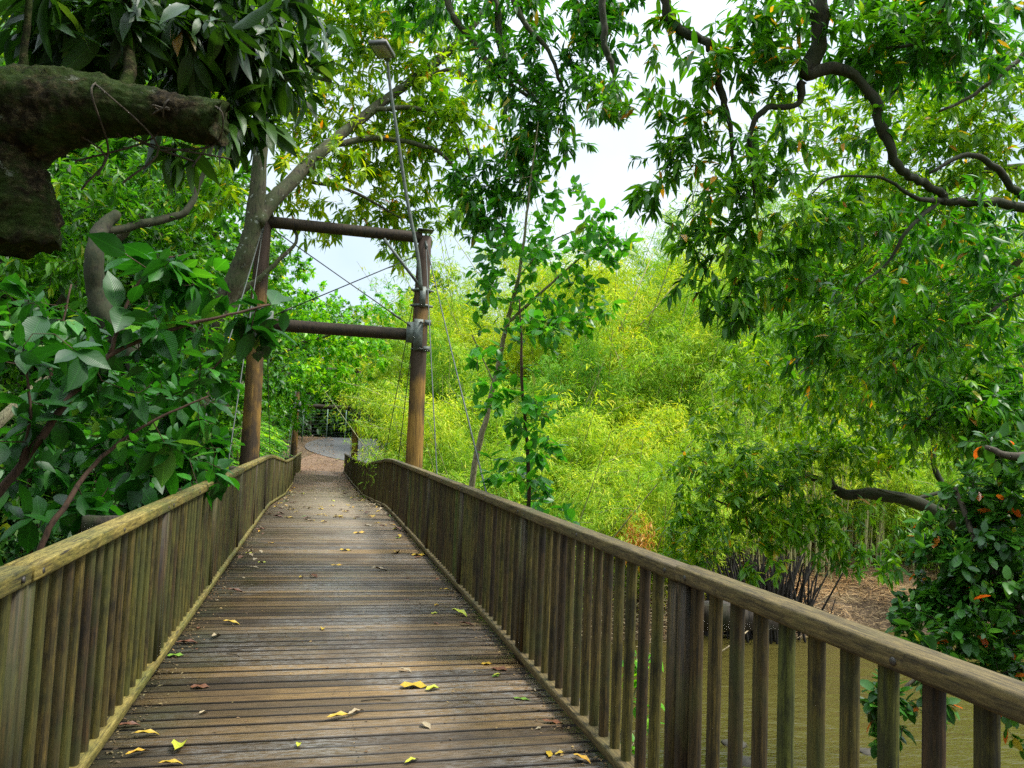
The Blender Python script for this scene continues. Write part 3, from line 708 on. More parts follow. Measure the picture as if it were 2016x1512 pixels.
# street lamp clamped to the right post
def lamp():
    b = P(832, 566, 13.95); o = empty('street_lamp', b, 'thin grey lamp pole with flat rectangular head clamped to the log tower', 'lamp')
    A = P(829, 572, 13.9); pts = [A, P(822, 500, 13.86), P(801, 390, 13.8), P(783, 270, 13.7), P(768, 170, 13.6), P(763, 122, 13.5)]
    m = MB(); pp = smooth_path(pts, 5); tube(m, pp, np.linspace(.036, .024, len(pp)), 10); m.build('pole', MAT['steel'], o, smooth=True)
    c = P(752, 98, 13.35); m = MB()
    ax = unit(np.array([-.45, -1, .06])); sx = unit(np.cross(ax, [0, 0, 1.0])); up = np.cross(sx, ax)
    def Mx(V): return c+V[:, :1]*sx+V[:, 1:2]*ax+V[:, 2:]*up
    box(m, (-.16, -.24, -.025), (.16, .24, .045), Mx=Mx); box(m, (-.05, -.34, -.025), (.05, -.241, .03), Mx=Mx); m.build('lamp_head', MAT['lampmetal'], o)
    m = MB(); box(m, (-.125, -.20, -.037), (.125, .19, -.0255), Mx=Mx); m.build('lens', MAT['lens'], o)
    m = MB(); tube(m, [P(756, 470, 13.9), P(790, 515, 13.95), P(824, 560, 14.0)], .028, 8); m.build('brace', MAT['steel'], o)
lamp()

# fence beyond the road, brick pier
def fence():
    o = empty('metal_fence', (3, 76, 1.1), 'thin green metal posts with wires beyond the bend of the road', 'fence')
    xs = [(-6, 60), (-3.6, 63.5), (-1.4, 67), (.6, 71.5), (2.4, 76.5), (5.4, 81), (9.5, 85)]
    for (x, y) in xs:
        z = float(ground_z(x, y)); m = MB(); tube(m, [(x, y, z-.1), (x, y, z+3.0)], .045, 8); m.build('post', MAT['fencemetal'], o)
    m = MB()
    for (a, b) in zip(xs[:-1], xs[1:]):
        za, zb = float(ground_z(*a)), float(ground_z(*b))
        for h in np.arange(.3, 3.0, .3): tube(m, [(a[0], a[1], za+h), (b[0], b[1], zb+h)], .008, 3)
    m.build('wire', MAT['fencewire'], o)
fence()
def pier():
    o = empty('brick_pier', (-1.45, 47.0, -.75), 'low red brick pier just past the left end of the railing', 'pier')
    m = MB(); z = -.76
    for c in range(9):
        off = .12 if c % 2 else 0
        for yy in np.arange(45.9+off, 47.6, .24): box(m, (-1.75, yy+.004, z+.004), (-1.1, yy+.232, z+.07), random.random())
        z += .078
    m.build('brickwork', MAT['brick'], o)
    m = MB(); box(m, (-1.80, 45.86, z), (-1.05, 47.85, z+.06)); m.build('coping', MAT['brick'], o)
pier()

# ================================================================== BAMBOO
UP = np.array([0, 0, 1.0])
def at_ground(x, y, dz=-.05): return np.array([x, y, float(ground_z(x, y))+dz])
def volw(c, r, n):
    q = unit(rs.randn(n, 3))*(rs.rand(n, 1)**(1/2.4)); return np.array(c)+q*np.array(r)
def bamboo_proto(label, H, ncul, lo, spread, nspray, leafmat, leaf=.19, base_r=.9, group='bamboo clumps on the far bank'):
    o = empty('bamboo_clump', (0, 0, 0), label, 'bamboo', group)
    cm = MB(); SP = []; SD = []
    for c in range(ncul):
        a = rs.rand()*2*pi; rr = base_r*math.sqrt(rs.rand()); b = np.array([rr*cos(a), rr*sin(a), -.3])
        a2 = a+rs.randn()*.6; out_ = np.array([cos(a2), sin(a2), 0]); h = H*rs.uniform(.55, 1.05); ln = spread*h*rs.uniform(.3, 1.15)
        straight = rs.rand() < .34
        t = np.linspace(0, 1, 10)[:, None]
        if straight: path = b+out_*ln*1.2*t+UP*h*.85*t
        else: path = b+out_*ln*(.25*t+.9*t**2.6)+UP*h*(t-.30*t**3.2)
        tube(cm, path, np.linspace(.030, .007, 10), 4, cap=False)
        n = int(nspray*(.25 if straight else 1)*h/H)
        tt = lo+(1-lo)*rs.rand(n)**.8
        pc = np.stack([np.interp(tt, t[:, 0], path[:, k]) for k in range(3)], 1)
        an = rs.rand(n)*2*pi; off = np.abs(rs.randn(n))*.34+.06
        dirs = np.stack([np.cos(an), np.sin(an), rs.randn(n)*.4-.1], 1)
        SP.append(pc+dirs*off[:, None]+UP*(-.35*off[:, None]**2)); SD.append(unit(dirs+np.array([0, 0, -.45])))
    SP = np.concatenate(SP); SD = np.concatenate(SD); k = 7; ix = np.repeat(np.arange(len(SP)), k); n = len(ix)
    D = unit(SD[ix]+rs.randn(n, 3)*.55); pos = SP[ix]+rs.randn(n, 3)*.07
    sr = rs.rand(len(SP)); rnd = np.clip(sr[ix]*.6+rs.rand(n)*.4, 0, 1)
    cm.build('culms', MAT['culm'], o)
    leaves_obj('foliage', 'blade', pos, D, UP+rs.randn(n, 3)*.5, leaf*rs.uniform(.6, 1.2, n), rnd, MAT[leafmat], o)
    return o
BL = ['feathery green bamboo clump on the slope across the river', 'yellowish bamboo clump high on the slope across the river', 'low leafy bamboo clump close to the water across the river']
bA = bamboo_proto(BL[0], 9.5, 36, .03, .42, 250, 'bamboo', leaf=.22)
bB = bamboo_proto(BL[1], 10.0, 34, .12, .46, 250, 'bamboo_yel', leaf=.24)
bC = bamboo_proto(BL[2], 5.6, 46, .03, .52, 190, 'bamboo', leaf=.18, base_r=1.5)
bT = bamboo_proto('tall bamboo clump towering over the right part of the far slope', 15.5, 42, .10, .34, 400, 'bamboo', leaf=.25, base_r=1.6, group='tall bamboo clumps at the right of the slope')
used = set()
def put(proto, x, y, sc, rot=None, label=None, group=None, z=None, scz=None):
    if proto.name in used: o = copy_tree(proto)
    else: o = proto; used.add(proto.name)
    b = at_ground(x, y) if z is None else np.array([x, y, z])
    o.location = tuple(b); o.rotation_euler = (0, 0, rs.rand()*6.28 if rot is None else rot); o.scale = (sc, sc, sc if scz is None else scz)
    if label: o['label'] = label
    if group: o['group'] = group
    return o
# low front row on the bank
for x, y, s in [(5.2, 19.5, .95), (7.4, 21.8, 1.0), (9.3, 21.6, .95), (11.0, 21.9, .9), (6.0, 24.2, 1.2), (8.6, 24.6, 1.25), (11.3, 24.4, 1.1), (4.6, 23.0, .9), (4.9, 27.5, 1.2), (22.5, 21.5, 1.0), (25.5, 22.0, 1.1), (12.8, 27.0, 1.2), (20.2, 24.4, 1.1)]:
    put(bC, x, y, s*rs.uniform(.92, 1.08))
for x, y, s in [(7.4, 27.0, .9), (10.0, 27.2, 1.05), (13.4, 27.0, 1.15), (17.0, 27.5, 1.25), (21.5, 27.5, 1.3), (26.5, 27.0, 1.4), (6.4, 32, .95), (9.3, 32, 1.15), (13.0, 32, 1.35), (11.4, 37.5, 1.4), (16, 31, 1.35), (11.2, 25.2, .74), (14.5, 25.4, .85), (13, 29, 1.15), (7.6, 30, .95)]:
    put(bA, x, y, s*rs.uniform(.94, 1.06))
for x, y, s in [(18.5, 32.5, .95), (22.5, 32, 1.1), (27.5, 31.5, 1.15), (33, 30.5, 1.15), (24, 37.5, 1.2), (30.5, 37, 1.3), (37.5, 35, 1.3), (20, 39, 1.15), (36, 43, 1.5), (27, 45, 1.45), (16.5, 36, .9)]:
    put(bT, x, y, s*rs.uniform(.94, 1.06))
for x, y, s in [(8.0, 36.0, 1.1), (9.2, 41.0, 1.25), (13.2, 42, 1.5), (19, 44, 1.8), (11.2, 29.6, 1.05), (12.3, 47, 1.5), (17.5, 50, 1.8), (11.2, 53, 1.4), (20.5, 35, 1.4), (4.9, 40, 1.0), (5.3, 35.5, .85), (6.6, 43.5, 1.2), (10.2, 34, 1.35), (12.2, 34.5, 1.45), (14.5, 58, 1.6), (11.5, 64, 1.4), (22, 57, 2.2), (15.2, 35, 1.4)]:
    put(bB, x, y, s*rs.uniform(.94, 1.06))
# grove with bare stems at the water's edge
gr = bamboo_proto('dark grove of slender upright bamboo stems on the straw covered bank', 7.5, 210, .40, .10, 50, 'bamboo', leaf=.19, base_r=2.5, group=None)
gr['group'] = 'x'; del gr['group']
b = at_ground(16.2, 23.6); gr.location = tuple(b); gr.scale = (1.35, .6, 1)
gr2 = copy_tree(gr); gr2.location = tuple(at_ground(20.8, 25.2)); gr2.rotation_euler = (0, 0, 2); gr2.scale = (1, .8, .9); gr2['label'] = 'second bare stemmed bamboo grove further along the straw covered bank'
hb = P(1500, 1130, 21.5); hb[2] = float(ground_z(hb[0], hb[1])); o = empty('bamboo_clump', hb, 'bundle of dark stems added for the shaded hollow above the straw bank', 'bamboo'); m = MB()  # near-black stems added to stand in for the shade of the hollow
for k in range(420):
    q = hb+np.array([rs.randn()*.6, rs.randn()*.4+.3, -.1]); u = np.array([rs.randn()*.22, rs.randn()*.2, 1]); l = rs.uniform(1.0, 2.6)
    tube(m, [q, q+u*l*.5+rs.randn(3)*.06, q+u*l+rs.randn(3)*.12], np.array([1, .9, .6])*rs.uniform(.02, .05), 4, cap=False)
m.build('culms', MAT['hollowshade'], o)
# dead leaning canes
dc = [(1655, 1175, 23.5, 1610, 1050, 22.5, 'pale dead cane leaning out over the bank beside the bamboo grove'),
      (1410, 1290, 19.0, 1480, 1235, 19.5, 'broken pale cane sticking out of the brown water'),
      (1215, 660, 30, 1285, 500, 31, 'straight yellow bamboo pole leaning right near the top of the slope'),
      (1250, 780, 28, 1190, 640, 29, 'dark straight bamboo pole leaning left on the slope'),
      (1260, 640, 30, 1345, 540, 31, 'thin yellow bamboo pole above the middle of the slope'),
      (1930, 960, 13, 2030, 1050, 12, 'pale cane crossing behind the dark leaves')]
for a, b_, d1, c, d_, d2, lb in dc:
    A, B = P(a, b_, d1), P(c, d_, d2); o = MB(); tube(o, [A, (A+B)/2+np.array([0, 0, -.04]), B], np.array([1, .85, .6])*.022, 6)
    tag(o.build('bamboo_pole', MAT['drycane'], origin=A), lb, 'bamboo pole')
# fallen tangle of dead canes at the water under the bamboo
m = MB()
for k in range(230):
    c = np.array([rs.uniform(5.5, 13.5), 0, 0]); c[1] = bank_line(c[0])+rs.uniform(-.4, 2.0); c[2] = ground_z(c[0], c[1])+rs.uniform(.0, .9)
    a = rs.randn(3)*np.array([1, .5, .35]); a /= np.linalg.norm(a); l = rs.uniform(.8, 2.2)
    tube(m, [c-a*l/2, c+UP*rs.uniform(-.1, .15), c+a*l/2-UP*.15], .011, 3, cap=False, rnd=rs.rand())
tag(m.build('cane_litter', MAT['drycane']), 'tangle of dead pale canes lying along the water edge', 'canes', kind='stuff')
# orange dead bamboo spray
n = 900; c = volw(P(1255, 1060, 20), (.55, .4, .8), n)
o = empty('bamboo_clump', P(1250, 1130, 20), 'small orange dry bamboo spray low on the bank', 'bamboo')
leaves_obj('foliage', 'blade', c, rs.randn(n, 3)*.6+np.array([-.5, 0, -.6]), UP+rs.randn(n, 3)*.4, .2*rs.uniform(.6, 1.2, n), rs.rand(n), MAT['dryleaf'], o)
m = MB(); tube(m, smooth_path([P(1250, 1130, 20), P(1262, 1070, 20), P(1250, 1020, 20)]), .012, 4); m.build('culms', MAT['drycane'], o)

# ================================================================== GROUND COVER
def scatter(n, xr, yr, cond, tmpl, size, mat, name, label, cat, lift=(0.0, .5), flat=False, rl=(0, 1)):
    x = rs.uniform(*xr, n); y = rs.uniform(*yr, n); k = cond(x, y); x, y = x[k], y[k]; n = len(x)
    z = ground_z(x, y)+rs.uniform(lift[0], lift[1], n)
    a = rs.rand(n)*2*pi; D = np.stack([np.cos(a), np.sin(a), rs.randn(n)*(.12 if flat else .5)], 1)
    o = leaves_obj(name, tmpl, np.stack([x, y, z], 1), D, UP+rs.randn(n, 3)*(.2 if flat else .5), size*rs.uniform(.5, 1.3, n), rs.uniform(rl[0], rl[1], n), mat, origin=(0, 0, 0))
    return tag(o, label, cat, kind='stuff')
off_path = lambda x, y: (y < 44) & (np.abs(x-.26) > 1.6) | (y >= 44) & ((x < -1.8) | (x > 9.5)) | (y > 76)
scatter(70000, (-26, -1.4), (4, 80), lambda x, y: (y > bank_line(x)+.3) & off_path(x, y) & (rs.rand(len(x)) < np.clip(1.6-y/50, .3, 1)), 'small', .20, MAT['under'], 'undergrowth', 'dense low leafy undergrowth on the jungle bank', 'undergrowth', (0, .9))
scatter(26000, (2.4, 30), (13, 70), lambda x, y: (y > bank_line(x)+2.6) & off_path(x, y), 'small', .20, MAT['bg'], 'undergrowth', 'low leafy undergrowth below the bamboo', 'undergrowth', (0, .8))
scatter(34000, (8, 27), (18, 25), lambda x, y: (y > bank_line(x)+.12), 'straw', .5, MAT['straw'], 'straw_litter', 'dry straw and cane litter covering the far bank', 'litter', (.0, .10), True)
scatter(9000, (-2.2, 8.5), (45.5, 76), lambda x, y: (rs.rand(len(x)) < .15+.85*((x < 1.2) | (y < 50))), 'small', .13, MAT['strawdark'], 'leaf_litter', 'brown leaf litter strewn over the earth path', 'leaf litter', (.07, .09), True)

# ================================================================== TREES
def tree(name, label, cat, base, limbs, targets, leaf, size, mat, nl=(7, 11), droop=.45, bark='bark', twig='twig', parts=('trunk', 'branches', 'crown'), smooth=False, group=None, spread=(.7, 1.35), upj=.35, **kw):
    o = empty(name, base, label, cat, group)
    lb, tb, G = grow(limbs, targets, **kw)
    lb.build(parts[0], MAT[bark], o, smooth=True); tb.build(parts[1], MAT[twig], o)
    pos, D, up, sz, rnd = whorls(np.asarray(targets), G, nl[0], nl[1], size, droop, spread, upj)
    leaves_obj(parts[2], leaf, pos, D, up, sz, rnd, MAT[mat], o, smooth=smooth)
    return o

# --- mango tree left of the tower (its trunk crosses the left post)
d = 13.0
T1 = [(P(350, 1010, d), .21), (P(372, 900, d), .19), (P(398, 780, d), .175), (P(425, 660, d), .165), (P(448, 585, d), .165), (P(480, 510, d), .165), (P(500, 430, d), .14), (P(512, 330, d), .125), (P(516, 220, d), .11), (P(505, 100, d), .09), (P(520, -60, d), .06)]
T2 = [(P(505, 440, d), .13), (P(540, 395, d+.3), .14), (P(600, 330, d+.9), .12), (P(660, 275, d+1.5), .11), (P(740, 210, d+2.2), .10), (P(830, 145, d+2.8), .09), (P(915, 70, d+3.2), .085), (P(985, -20, d+3.4), .06)]
T3 = [(P(660, 285, d+1.5), .06), (P(740, 272, d+2), .055), (P(850, 292, d+2.3), .042), (P(910, 345, d+2.4), .03)]
T4 = [(P(640, 300, d+1.3), .045), (P(600, 352, d+1.6), .04), (P(690, 375, d+1.9), .034), (P(790, 430, d+2.2), .022)]
T5 = [(P(725, 215, d+2.1), .052), (P(830, 215, d+2.3), .046), (P(900, 250, d+2.5), .036), (P(930, 330, d+2.5), .024)]
T6 = [(P(830, 150, d+2.8), .052), (P(900, 140, d+2.8), .04), (P(960, 200, d+2.8), .026)]
T7 = [(P(430, 610, d), .08), (P(470, 580, d+.3), .06), (P(540, 520, d+.6), .04), (P(585, 470, d+.9), .03), (P(560, 430, d+1), .02)]
V = [vol(620, 60, 15.6, 180, 120, 1.0, 330), vol(790, 60, 16, 150, 120, 1.1, 290), vol(760, 330, 15.6, 105, 120, .7, 210), vol(810, 220, 15.8, 90, 110, .8, 140), vol(910, 220, 15.6, 100, 130, .9, 190), vol(560, 200, 14.6, 90, 140, 1.0, 120),
     vol(660, 230, 15.3, 110, 110, .7, 130), vol(430, 120, 12.8, 130, 130, 1.0, 150), vol(410, 700, 12.2, 50, 130, .3, 40), vol(620, 320, 14, 110, 60, .4, 40), vol(390, 360, 13.5, 100, 90, .8, 90), vol(640, 435, 15.4, 90, 50, .5, 44), vol(790, 460, 15.6, 60, 70, .5, 60), vol(560, 390, 14.8, 50, 60, .5, 26), vol(890, 400, 15.6, 60, 70, .5, 54)]
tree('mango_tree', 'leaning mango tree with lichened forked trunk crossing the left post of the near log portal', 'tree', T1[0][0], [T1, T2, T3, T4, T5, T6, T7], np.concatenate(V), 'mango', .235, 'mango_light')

# --- mango limbs hanging over the middle from above
B1 = [(P(880, -140, 9.6), .07), (P(970, -10, 9.6), .05), (P(985, 90, 9.6), .04), (P(1015, 150, 9.5), .032), (P(1060, 205, 9.4), .025), (P(1080, 280, 9.3), .015)]
B2 = [(P(860, -140, 9.8), .06), (P(885, 15, 9.6), .045), (P(930, 80, 9.5), .035), (P(975, 140, 9.4), .028), (P(1040, 190, 9.3), .02)]
B3 = [(P(990, -60, 9.5), .05), (P(1030, 40, 9.4), .035), (P(1080, 100, 9.3), .028), (P(1110, 180, 9.3), .018)]
V = [vol(960, 10, 9.6, 260, 55, 1.0, 190), vol(1010, 130, 9.4, 120, 100, .7, 100), vol(1060, 250, 9.2, 85, 90, .6, 90), vol(930, 350, 9.4, 60, 60, .4, 34), vol(1010, 350, 9.3, 60, 80, .5, 56), vol(950, 430, 9.3, 60, 55, .4, 44), vol(1170, 60, 9, 60, 90, .6, 50), vol(1180, -10, 9, 110, 70, .6, 60), vol(1220, 60, 9, 90, 60, .5, 26), vol(1140, 200, 9, 50, 110, .5, 22)]
tree('mango_tree', 'mango boughs hanging from above the bridge at the centre top', 'tree', P(880, -140, 9.6), [B1, B2, B3], np.concatenate(V), 'mango', .175, 'mango', parts=('bough', 'branches', 'crown'))

# --- right mango tree: zigzag boughs
D = 7.2
R1 = [(P(1640, -260, D), .11), (P(1600, -60, D), .095), (P(1612, 30, D), .085), (P(1608, 95, D), .075), (P(1585, 145, D), .065), (P(1640, 133, D), .055), (P(1700, 165, D), .052), (P(1735, 240, D), .045), (P(1755, 310, D), .042), (P(1800, 350, D+.1), .04), (P(1855, 382, D+.2), .036), (P(1850, 400, D+.2), .03)]
R2 = [(P(1280, -120, D), .05), (P(1310, 10, D), .045), (P(1345, 65, D), .042), (P(1380, 75, D), .038), (P(1412, 120, D), .036), (P(1418, 175, D), .030), (P(1436, 245, D), .024), (P(1445, 330, D), .016), (P(1460, 400, D), .010)]
R3 = [(P(1580, 160, D), .036), (P(1572, 205, D), .030), (P(1510, 212, D-.1), .026), (P(1478, 260, D-.1), .024), (P(1480, 330, D-.1), .014), (P(1490, 430, D-.1), .010)]
R4 = [(P(1180, -80, 8), .05), (P(1190, 30, 8), .038), (P(1190, 90, 8), .032), (P(1205, 125, 8), .026), (P(1208, 170, 8), .016)]
R5 = [(P(1850, 395, D+.2), .026), (P(1800, 390, D), .02), (P(1740, 352, D), .014), (P(1640, 350, D-.2), .010), (P(1600, 380, D-.2), .006)]
R6 = [(P(1850, 395, D+.2), .024), (P(1790, 450, D), .018), (P(1745, 520, D), .013), (P(1690, 560, D-.2), .009)]
R7 = [(P(2060, 400, D+.5), .05), (P(2010, 385, D+.4), .045), (P(1960, 330, D+.3), .035), (P(1905, 305, D+.2), .025), (P(1830, 340, D+.1), .014)]
R8 = [(P(2060, 60, D+.5), .03), (P(1990, 130, D+.3), .026), (P(1920, 185, D+.3), .020), (P(1850, 220, D+.2), .012)]
R9 = [(P(1860, -60, D), .03), (P(1850, 30, D), .025), (P(1815, 80, D), .018), (P(1745, 95, D), .010)]
V = [vol(1700, 40, 7.4, 270, 80, .8, 180), vol(1900, 60, 7.6, 160, 130, .9, 150), vol(1760, 120, 7.4, 130, 45, .6, 60), vol(1490, 60, 7.2, 110, 70, .5, 46), vol(1500, 140, 7.2, 80, 60, .4, 34), vol(1390, 130, 7.2, 60, 60, .4, 20),
     vol(1350, 240, 7.2, 70, 80, .4, 40), vol(1440, 330, 7.2, 140, 80, .5, 56), vol(1400, 430, 7.2, 120, 90, .5, 48), vol(1500, 480, 7.2, 120, 80, .4, 32), vol(1410, 550, 7.2, 110, 80, .4, 36), vol(1440, 620, 7.1, 60, 45, .3, 26),
     vol(1180, 170, 8, 50, 40, .3, 22), vol(1250, 200, 7.4, 80, 60, .3, 24), vol(1290, 320, 7.4, 50, 60, .3, 10), vol(1310, 60, 7.3, 60, 70, .3, 14), vol(1270, 390, 7.4, 50, 30, .3, 12), vol(1560, 290, 7.2, 90, 60, .3, 16), vol(1700, 250, 7.2, 60, 50, .3, 8)]
tree('mango_tree', 'dark mango tree with thick zigzag bough reaching down from the upper right', 'tree', R1[0][0], [R1, R2, R3, R4, R9], np.concatenate(V), 'mango', .17, 'mango', wob=.13, limb_sides=12, bark='bark_dark', parts=('bough', 'branches', 'crown'), nl=(7, 12))
V = [vol(1640, 430, 7.0, 120, 60, .4, 50), vol(1760, 480, 7.6, 230, 130, .9, 62), vol(1930, 520, 7.8, 160, 180, 1.0, 100), vol(1700, 600, 7.8, 220, 120, .9, 66), vol(1890, 690, 7.6, 190, 130, 1.0, 105), vol(1740, 740, 7.8, 200, 90, .9, 48), vol(1560, 560, 7.6, 80, 70, .5, 36), vol(1950, 820, 7.0, 110, 90, .6, 150), vol(1850, 560, 7.6, 200, 120, .9, 50), vol(1600, 690, 7.8, 90, 60, .4, 40), vol(1790, 820, 7.4, 60, 40, .3, 14)]
R10 = [(P(2080, 560, 7.6), .03), (P(1990, 585, 7.6), .022), (P(1930, 630, 7.5), .018), (P(1850, 650, 7.6), .012), (P(1760, 710, 7.5), .007)]
R11 = [(P(2080, 740, 7.4), .026), (P(1990, 745, 7.4), .018), (P(1930, 790, 7.3), .014), (P(1860, 800, 7.3), .009), (P(1800, 850, 7.2), .006)]
tree('mango_tree', 'drooping mango branches with dark glossy leaves along the upper right edge', 'tree', P(2080, 420, D+.5), [R5, R6, R7, [(P(2080, 420, D+.5), .06), (P(1960, 400, D+.3), .045), (P(1855, 395, D+.2), .036)], R10, R11], np.concatenate(V), 'mango', .165, 'mango_mid', bark='bark_dark', parts=('bough', 'branches', 'crown'), nl=(8, 12))
V = [vol(1930, 190, 10.5, 150, 120, 1.0, 210), vol(1860, 300, 11, 170, 110, 1.0, 230), vol(1600, 330, 13.5, 150, 80, 1, 90), vol(1660, 220, 13, 150, 90, 1, 110), vol(1800, 180, 12.5, 150, 110, 1, 150), vol(1540, 230, 13, 80, 60, .8, 30), vol(1700, 380, 13, 130, 90, 1, 120), vol(1560, 480, 12.5, 120, 90, 1, 90), vol(1600, 620, 12.5, 150, 90, 1, 130), vol(1560, 780, 13, 160, 70, 1, 110), vol(1760, 790, 12.5, 160, 80, 1, 160), vol(1900, 860, 12, 120, 80, 1, 120), vol(1620, 850, 14, 160, 60, 1, 110), vol(1800, 460, 12, 220, 130, 1.0, 190), vol(1930, 720, 11.5, 120, 140, 1.0, 130), vol(1480, 720, 14, 90, 80, 1, 70), vol(1960, 400, 11, 120, 110, 1.0, 90), vol(1740, 440, 12, 170, 90, 1, 130), vol(1820, 560, 12, 200, 120, 1, 200), vol(1650, 560, 12, 110, 110, 1, 110), vol(1700, 680, 12, 160, 90, 1, 120), vol(1960, 640, 12, 110, 160, 1, 120)]
R12 = [(P(2120, 340, 11), .10), (P(1990, 330, 11), .06), (P(1900, 350, 11), .04), (P(1800, 430, 11.5), .02)]
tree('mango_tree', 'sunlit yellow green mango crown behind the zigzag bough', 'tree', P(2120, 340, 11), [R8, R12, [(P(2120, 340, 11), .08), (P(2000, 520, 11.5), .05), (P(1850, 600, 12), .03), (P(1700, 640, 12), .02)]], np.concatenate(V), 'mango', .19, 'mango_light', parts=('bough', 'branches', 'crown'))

# --- low mango over the bank
d = 13.5
S1 = [(P(1960, 1075, d), .16), (P(1868, 1022, d), .13), (P(1790, 985, d), .115), (P(1720, 972, d), .10), (P(1660, 972, d), .085), (P(1630, 945, d), .07)]
S2 = [(P(1655, 970, d), .05), (P(1600, 940, d), .055), (P(1560, 950, d), .05), (P(1500, 980, d-.2), .04), (P(1465, 1000, d-.3), .032), (P(1420, 990, d-.4), .02), (P(1370, 960, d-.4), .012)]
S3 = [(P(1465, 998, d-.3), .025), (P(1440, 1050, d-.4), .02), (P(1400, 1090, d-.5), .012), (P(1345, 1110, d-.5), .008)]
S4 = [(P(1875, 1020, d), .06), (P(1858, 960, d+.2), .055), (P(1840, 920, d+.3), .05), (P(1835, 850, d+.4), .03)]
S5 = [(P(1850, 970, d+.2), .035), (P(1800, 980, d), .03), (P(1730, 965, d-.3), .014)]
V = [vol(1400, 940, 13, 100, 70, .7, 100), vol(1370, 1040, 12.8, 80, 80, .6, 110), vol(1500, 920, 13, 90, 60, .7, 90), vol(1620, 900, 13.2, 110, 50, .7, 100), vol(1500, 1030, 12.8, 80, 60, .5, 70), vol(1640, 1030, 13, 110, 60, .5, 95), vol(1740, 890, 13.4, 90, 60, .7, 70), vol(1560, 1000, 13, 60, 60, .5, 40), vol(1400, 840, 13.4, 60, 50, .5, 30), vol(1530, 1090, 12.6, 30, 50, .3, 14), vol(1690, 1090, 12.8, 40, 60, .3, 18), vol(1310, 1110, 12.5, 30, 25, .3, 12), vol(1640, 1080, 12.8, 60, 40, .4, 20), vol(1740, 1110, 12.8, 40, 40, .3, 16), vol(1790, 1050, 13, 60, 50, .4, 26), vol(1480, 1140, 12.4, 30, 30, .2, 9)]
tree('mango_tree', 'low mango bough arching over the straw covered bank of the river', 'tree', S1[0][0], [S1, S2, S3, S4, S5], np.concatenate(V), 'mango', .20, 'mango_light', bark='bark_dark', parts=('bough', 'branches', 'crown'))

# --- huge dark bough at upper left, sawn off, near the camera
d = 3.0
K1 = [(P(-420, 420, d), .24), (P(-150, 300, d), .23), (P(20, 240, d), .19), (P(140, 215, d), .155), (P(250, 218, d), .11), (P(340, 228, d), .088), (P(400, 238, d), .092), (P(437, 244, d), .090)]
K2 = [(P(-60, 215, d), .15), (P(-14, 285, d), .15), (P(8, 350, d), .145), (P(22, 420, d), .15), (P(30, 492, d), .135)]
K3 = [(P(-40, 190, d), .04), (P(36, 165, d), .03), (P(46, 110, d), .014), (P(60, 0, d), .012), (P(90, -120, d), .01)]
K4 = [(P(235, 200, 3.1), .03), (P(256, 130, 3.2), .024), (P(250, 20, 3.3), .02), (P(240, -150, 3.3), .016)]
K5 = [(P(430, 240, 3.9), .01), (P(520, 60, 4.0), .05), (P(530, -60, 4.0), .06)]
V = [vol(300, 60, 3.5, 260, 80, .45, 58), vol(470, 90, 3.8, 110, 120, .35, 40), vol(120, 60, 3.4, 140, 80, .4, 12), vol(590, 130, 4.2, 70, 80, .3, 10), vol(230, 40, 3.6, 220, 60, .4, 26), vol(420, 60, 3.9, 140, 80, .4, 26), vol(520, 230, 4.0, 50, 60, .3, 8), vol(560, 20, 4.2, 110, 60, .3, 14), vol(330, 290, 3.4, 30, 20, .15, 3), vol(470, 250, 3.8, 50, 40, .3, 7)]
bg_o = empty('old_tree', K1[0][0], 'massive dark mossy bough ending in two sawn stumps at the upper left', 'tree')
m = MB(); rough_limb(m, [p for p, r in K1], [r*.9 for p, r in K1], ragged=.05, seed=1.0); rough_limb(m, [p for p, r in K2], [r for p, r in K2], rings=80, ragged=.04, seed=5.0); m.build('bough', MAT['bark_bough'], bg_o, smooth=True)
TT = np.concatenate(V); lb, tb, G = grow([[(p, r*.4) for p, r in K1], K3, K4, K5], TT, jit=.08)
lb2, _, _ = grow([K3, K4], TT[:1]); lb2.build('side_branch', MAT['bark_bough'], bg_o, smooth=True); tb.build('branches', MAT['bark_bough'], bg_o)
pos, D, up, sz, rnd = whorls(TT, G, 7, 11, .205, .75, (.7, 1.35), .5); leaves_obj('crown', 'mango_near', pos, D, up, sz, rnd, MAT['dark'], bg_o, smooth=True)
m = MB()       # creepers and roots clinging to the bough
for k in range(9):
    t0 = rs.uniform(.2, .9); p0 = np.array([np.interp(t0*7, range(8), [p[q] for p, r in K1]) for q in range(3)]); u = rs.randn(3); r0 = np.interp(t0*7, range(8), [r for p, r in K1])
    tube(m, smooth_path([p0+unit(u)*r0*1.02, p0-CF*r0*1.06+CR*rs.randn()*.1, p0-CU*r0*1.0+CR*rs.randn()*.15, p0-CU*(r0+rs.uniform(.02, .2))+CR*rs.randn()*.2]), .004, 4, cap=False)
m.build('creeper', MAT['twig'], bg_o)
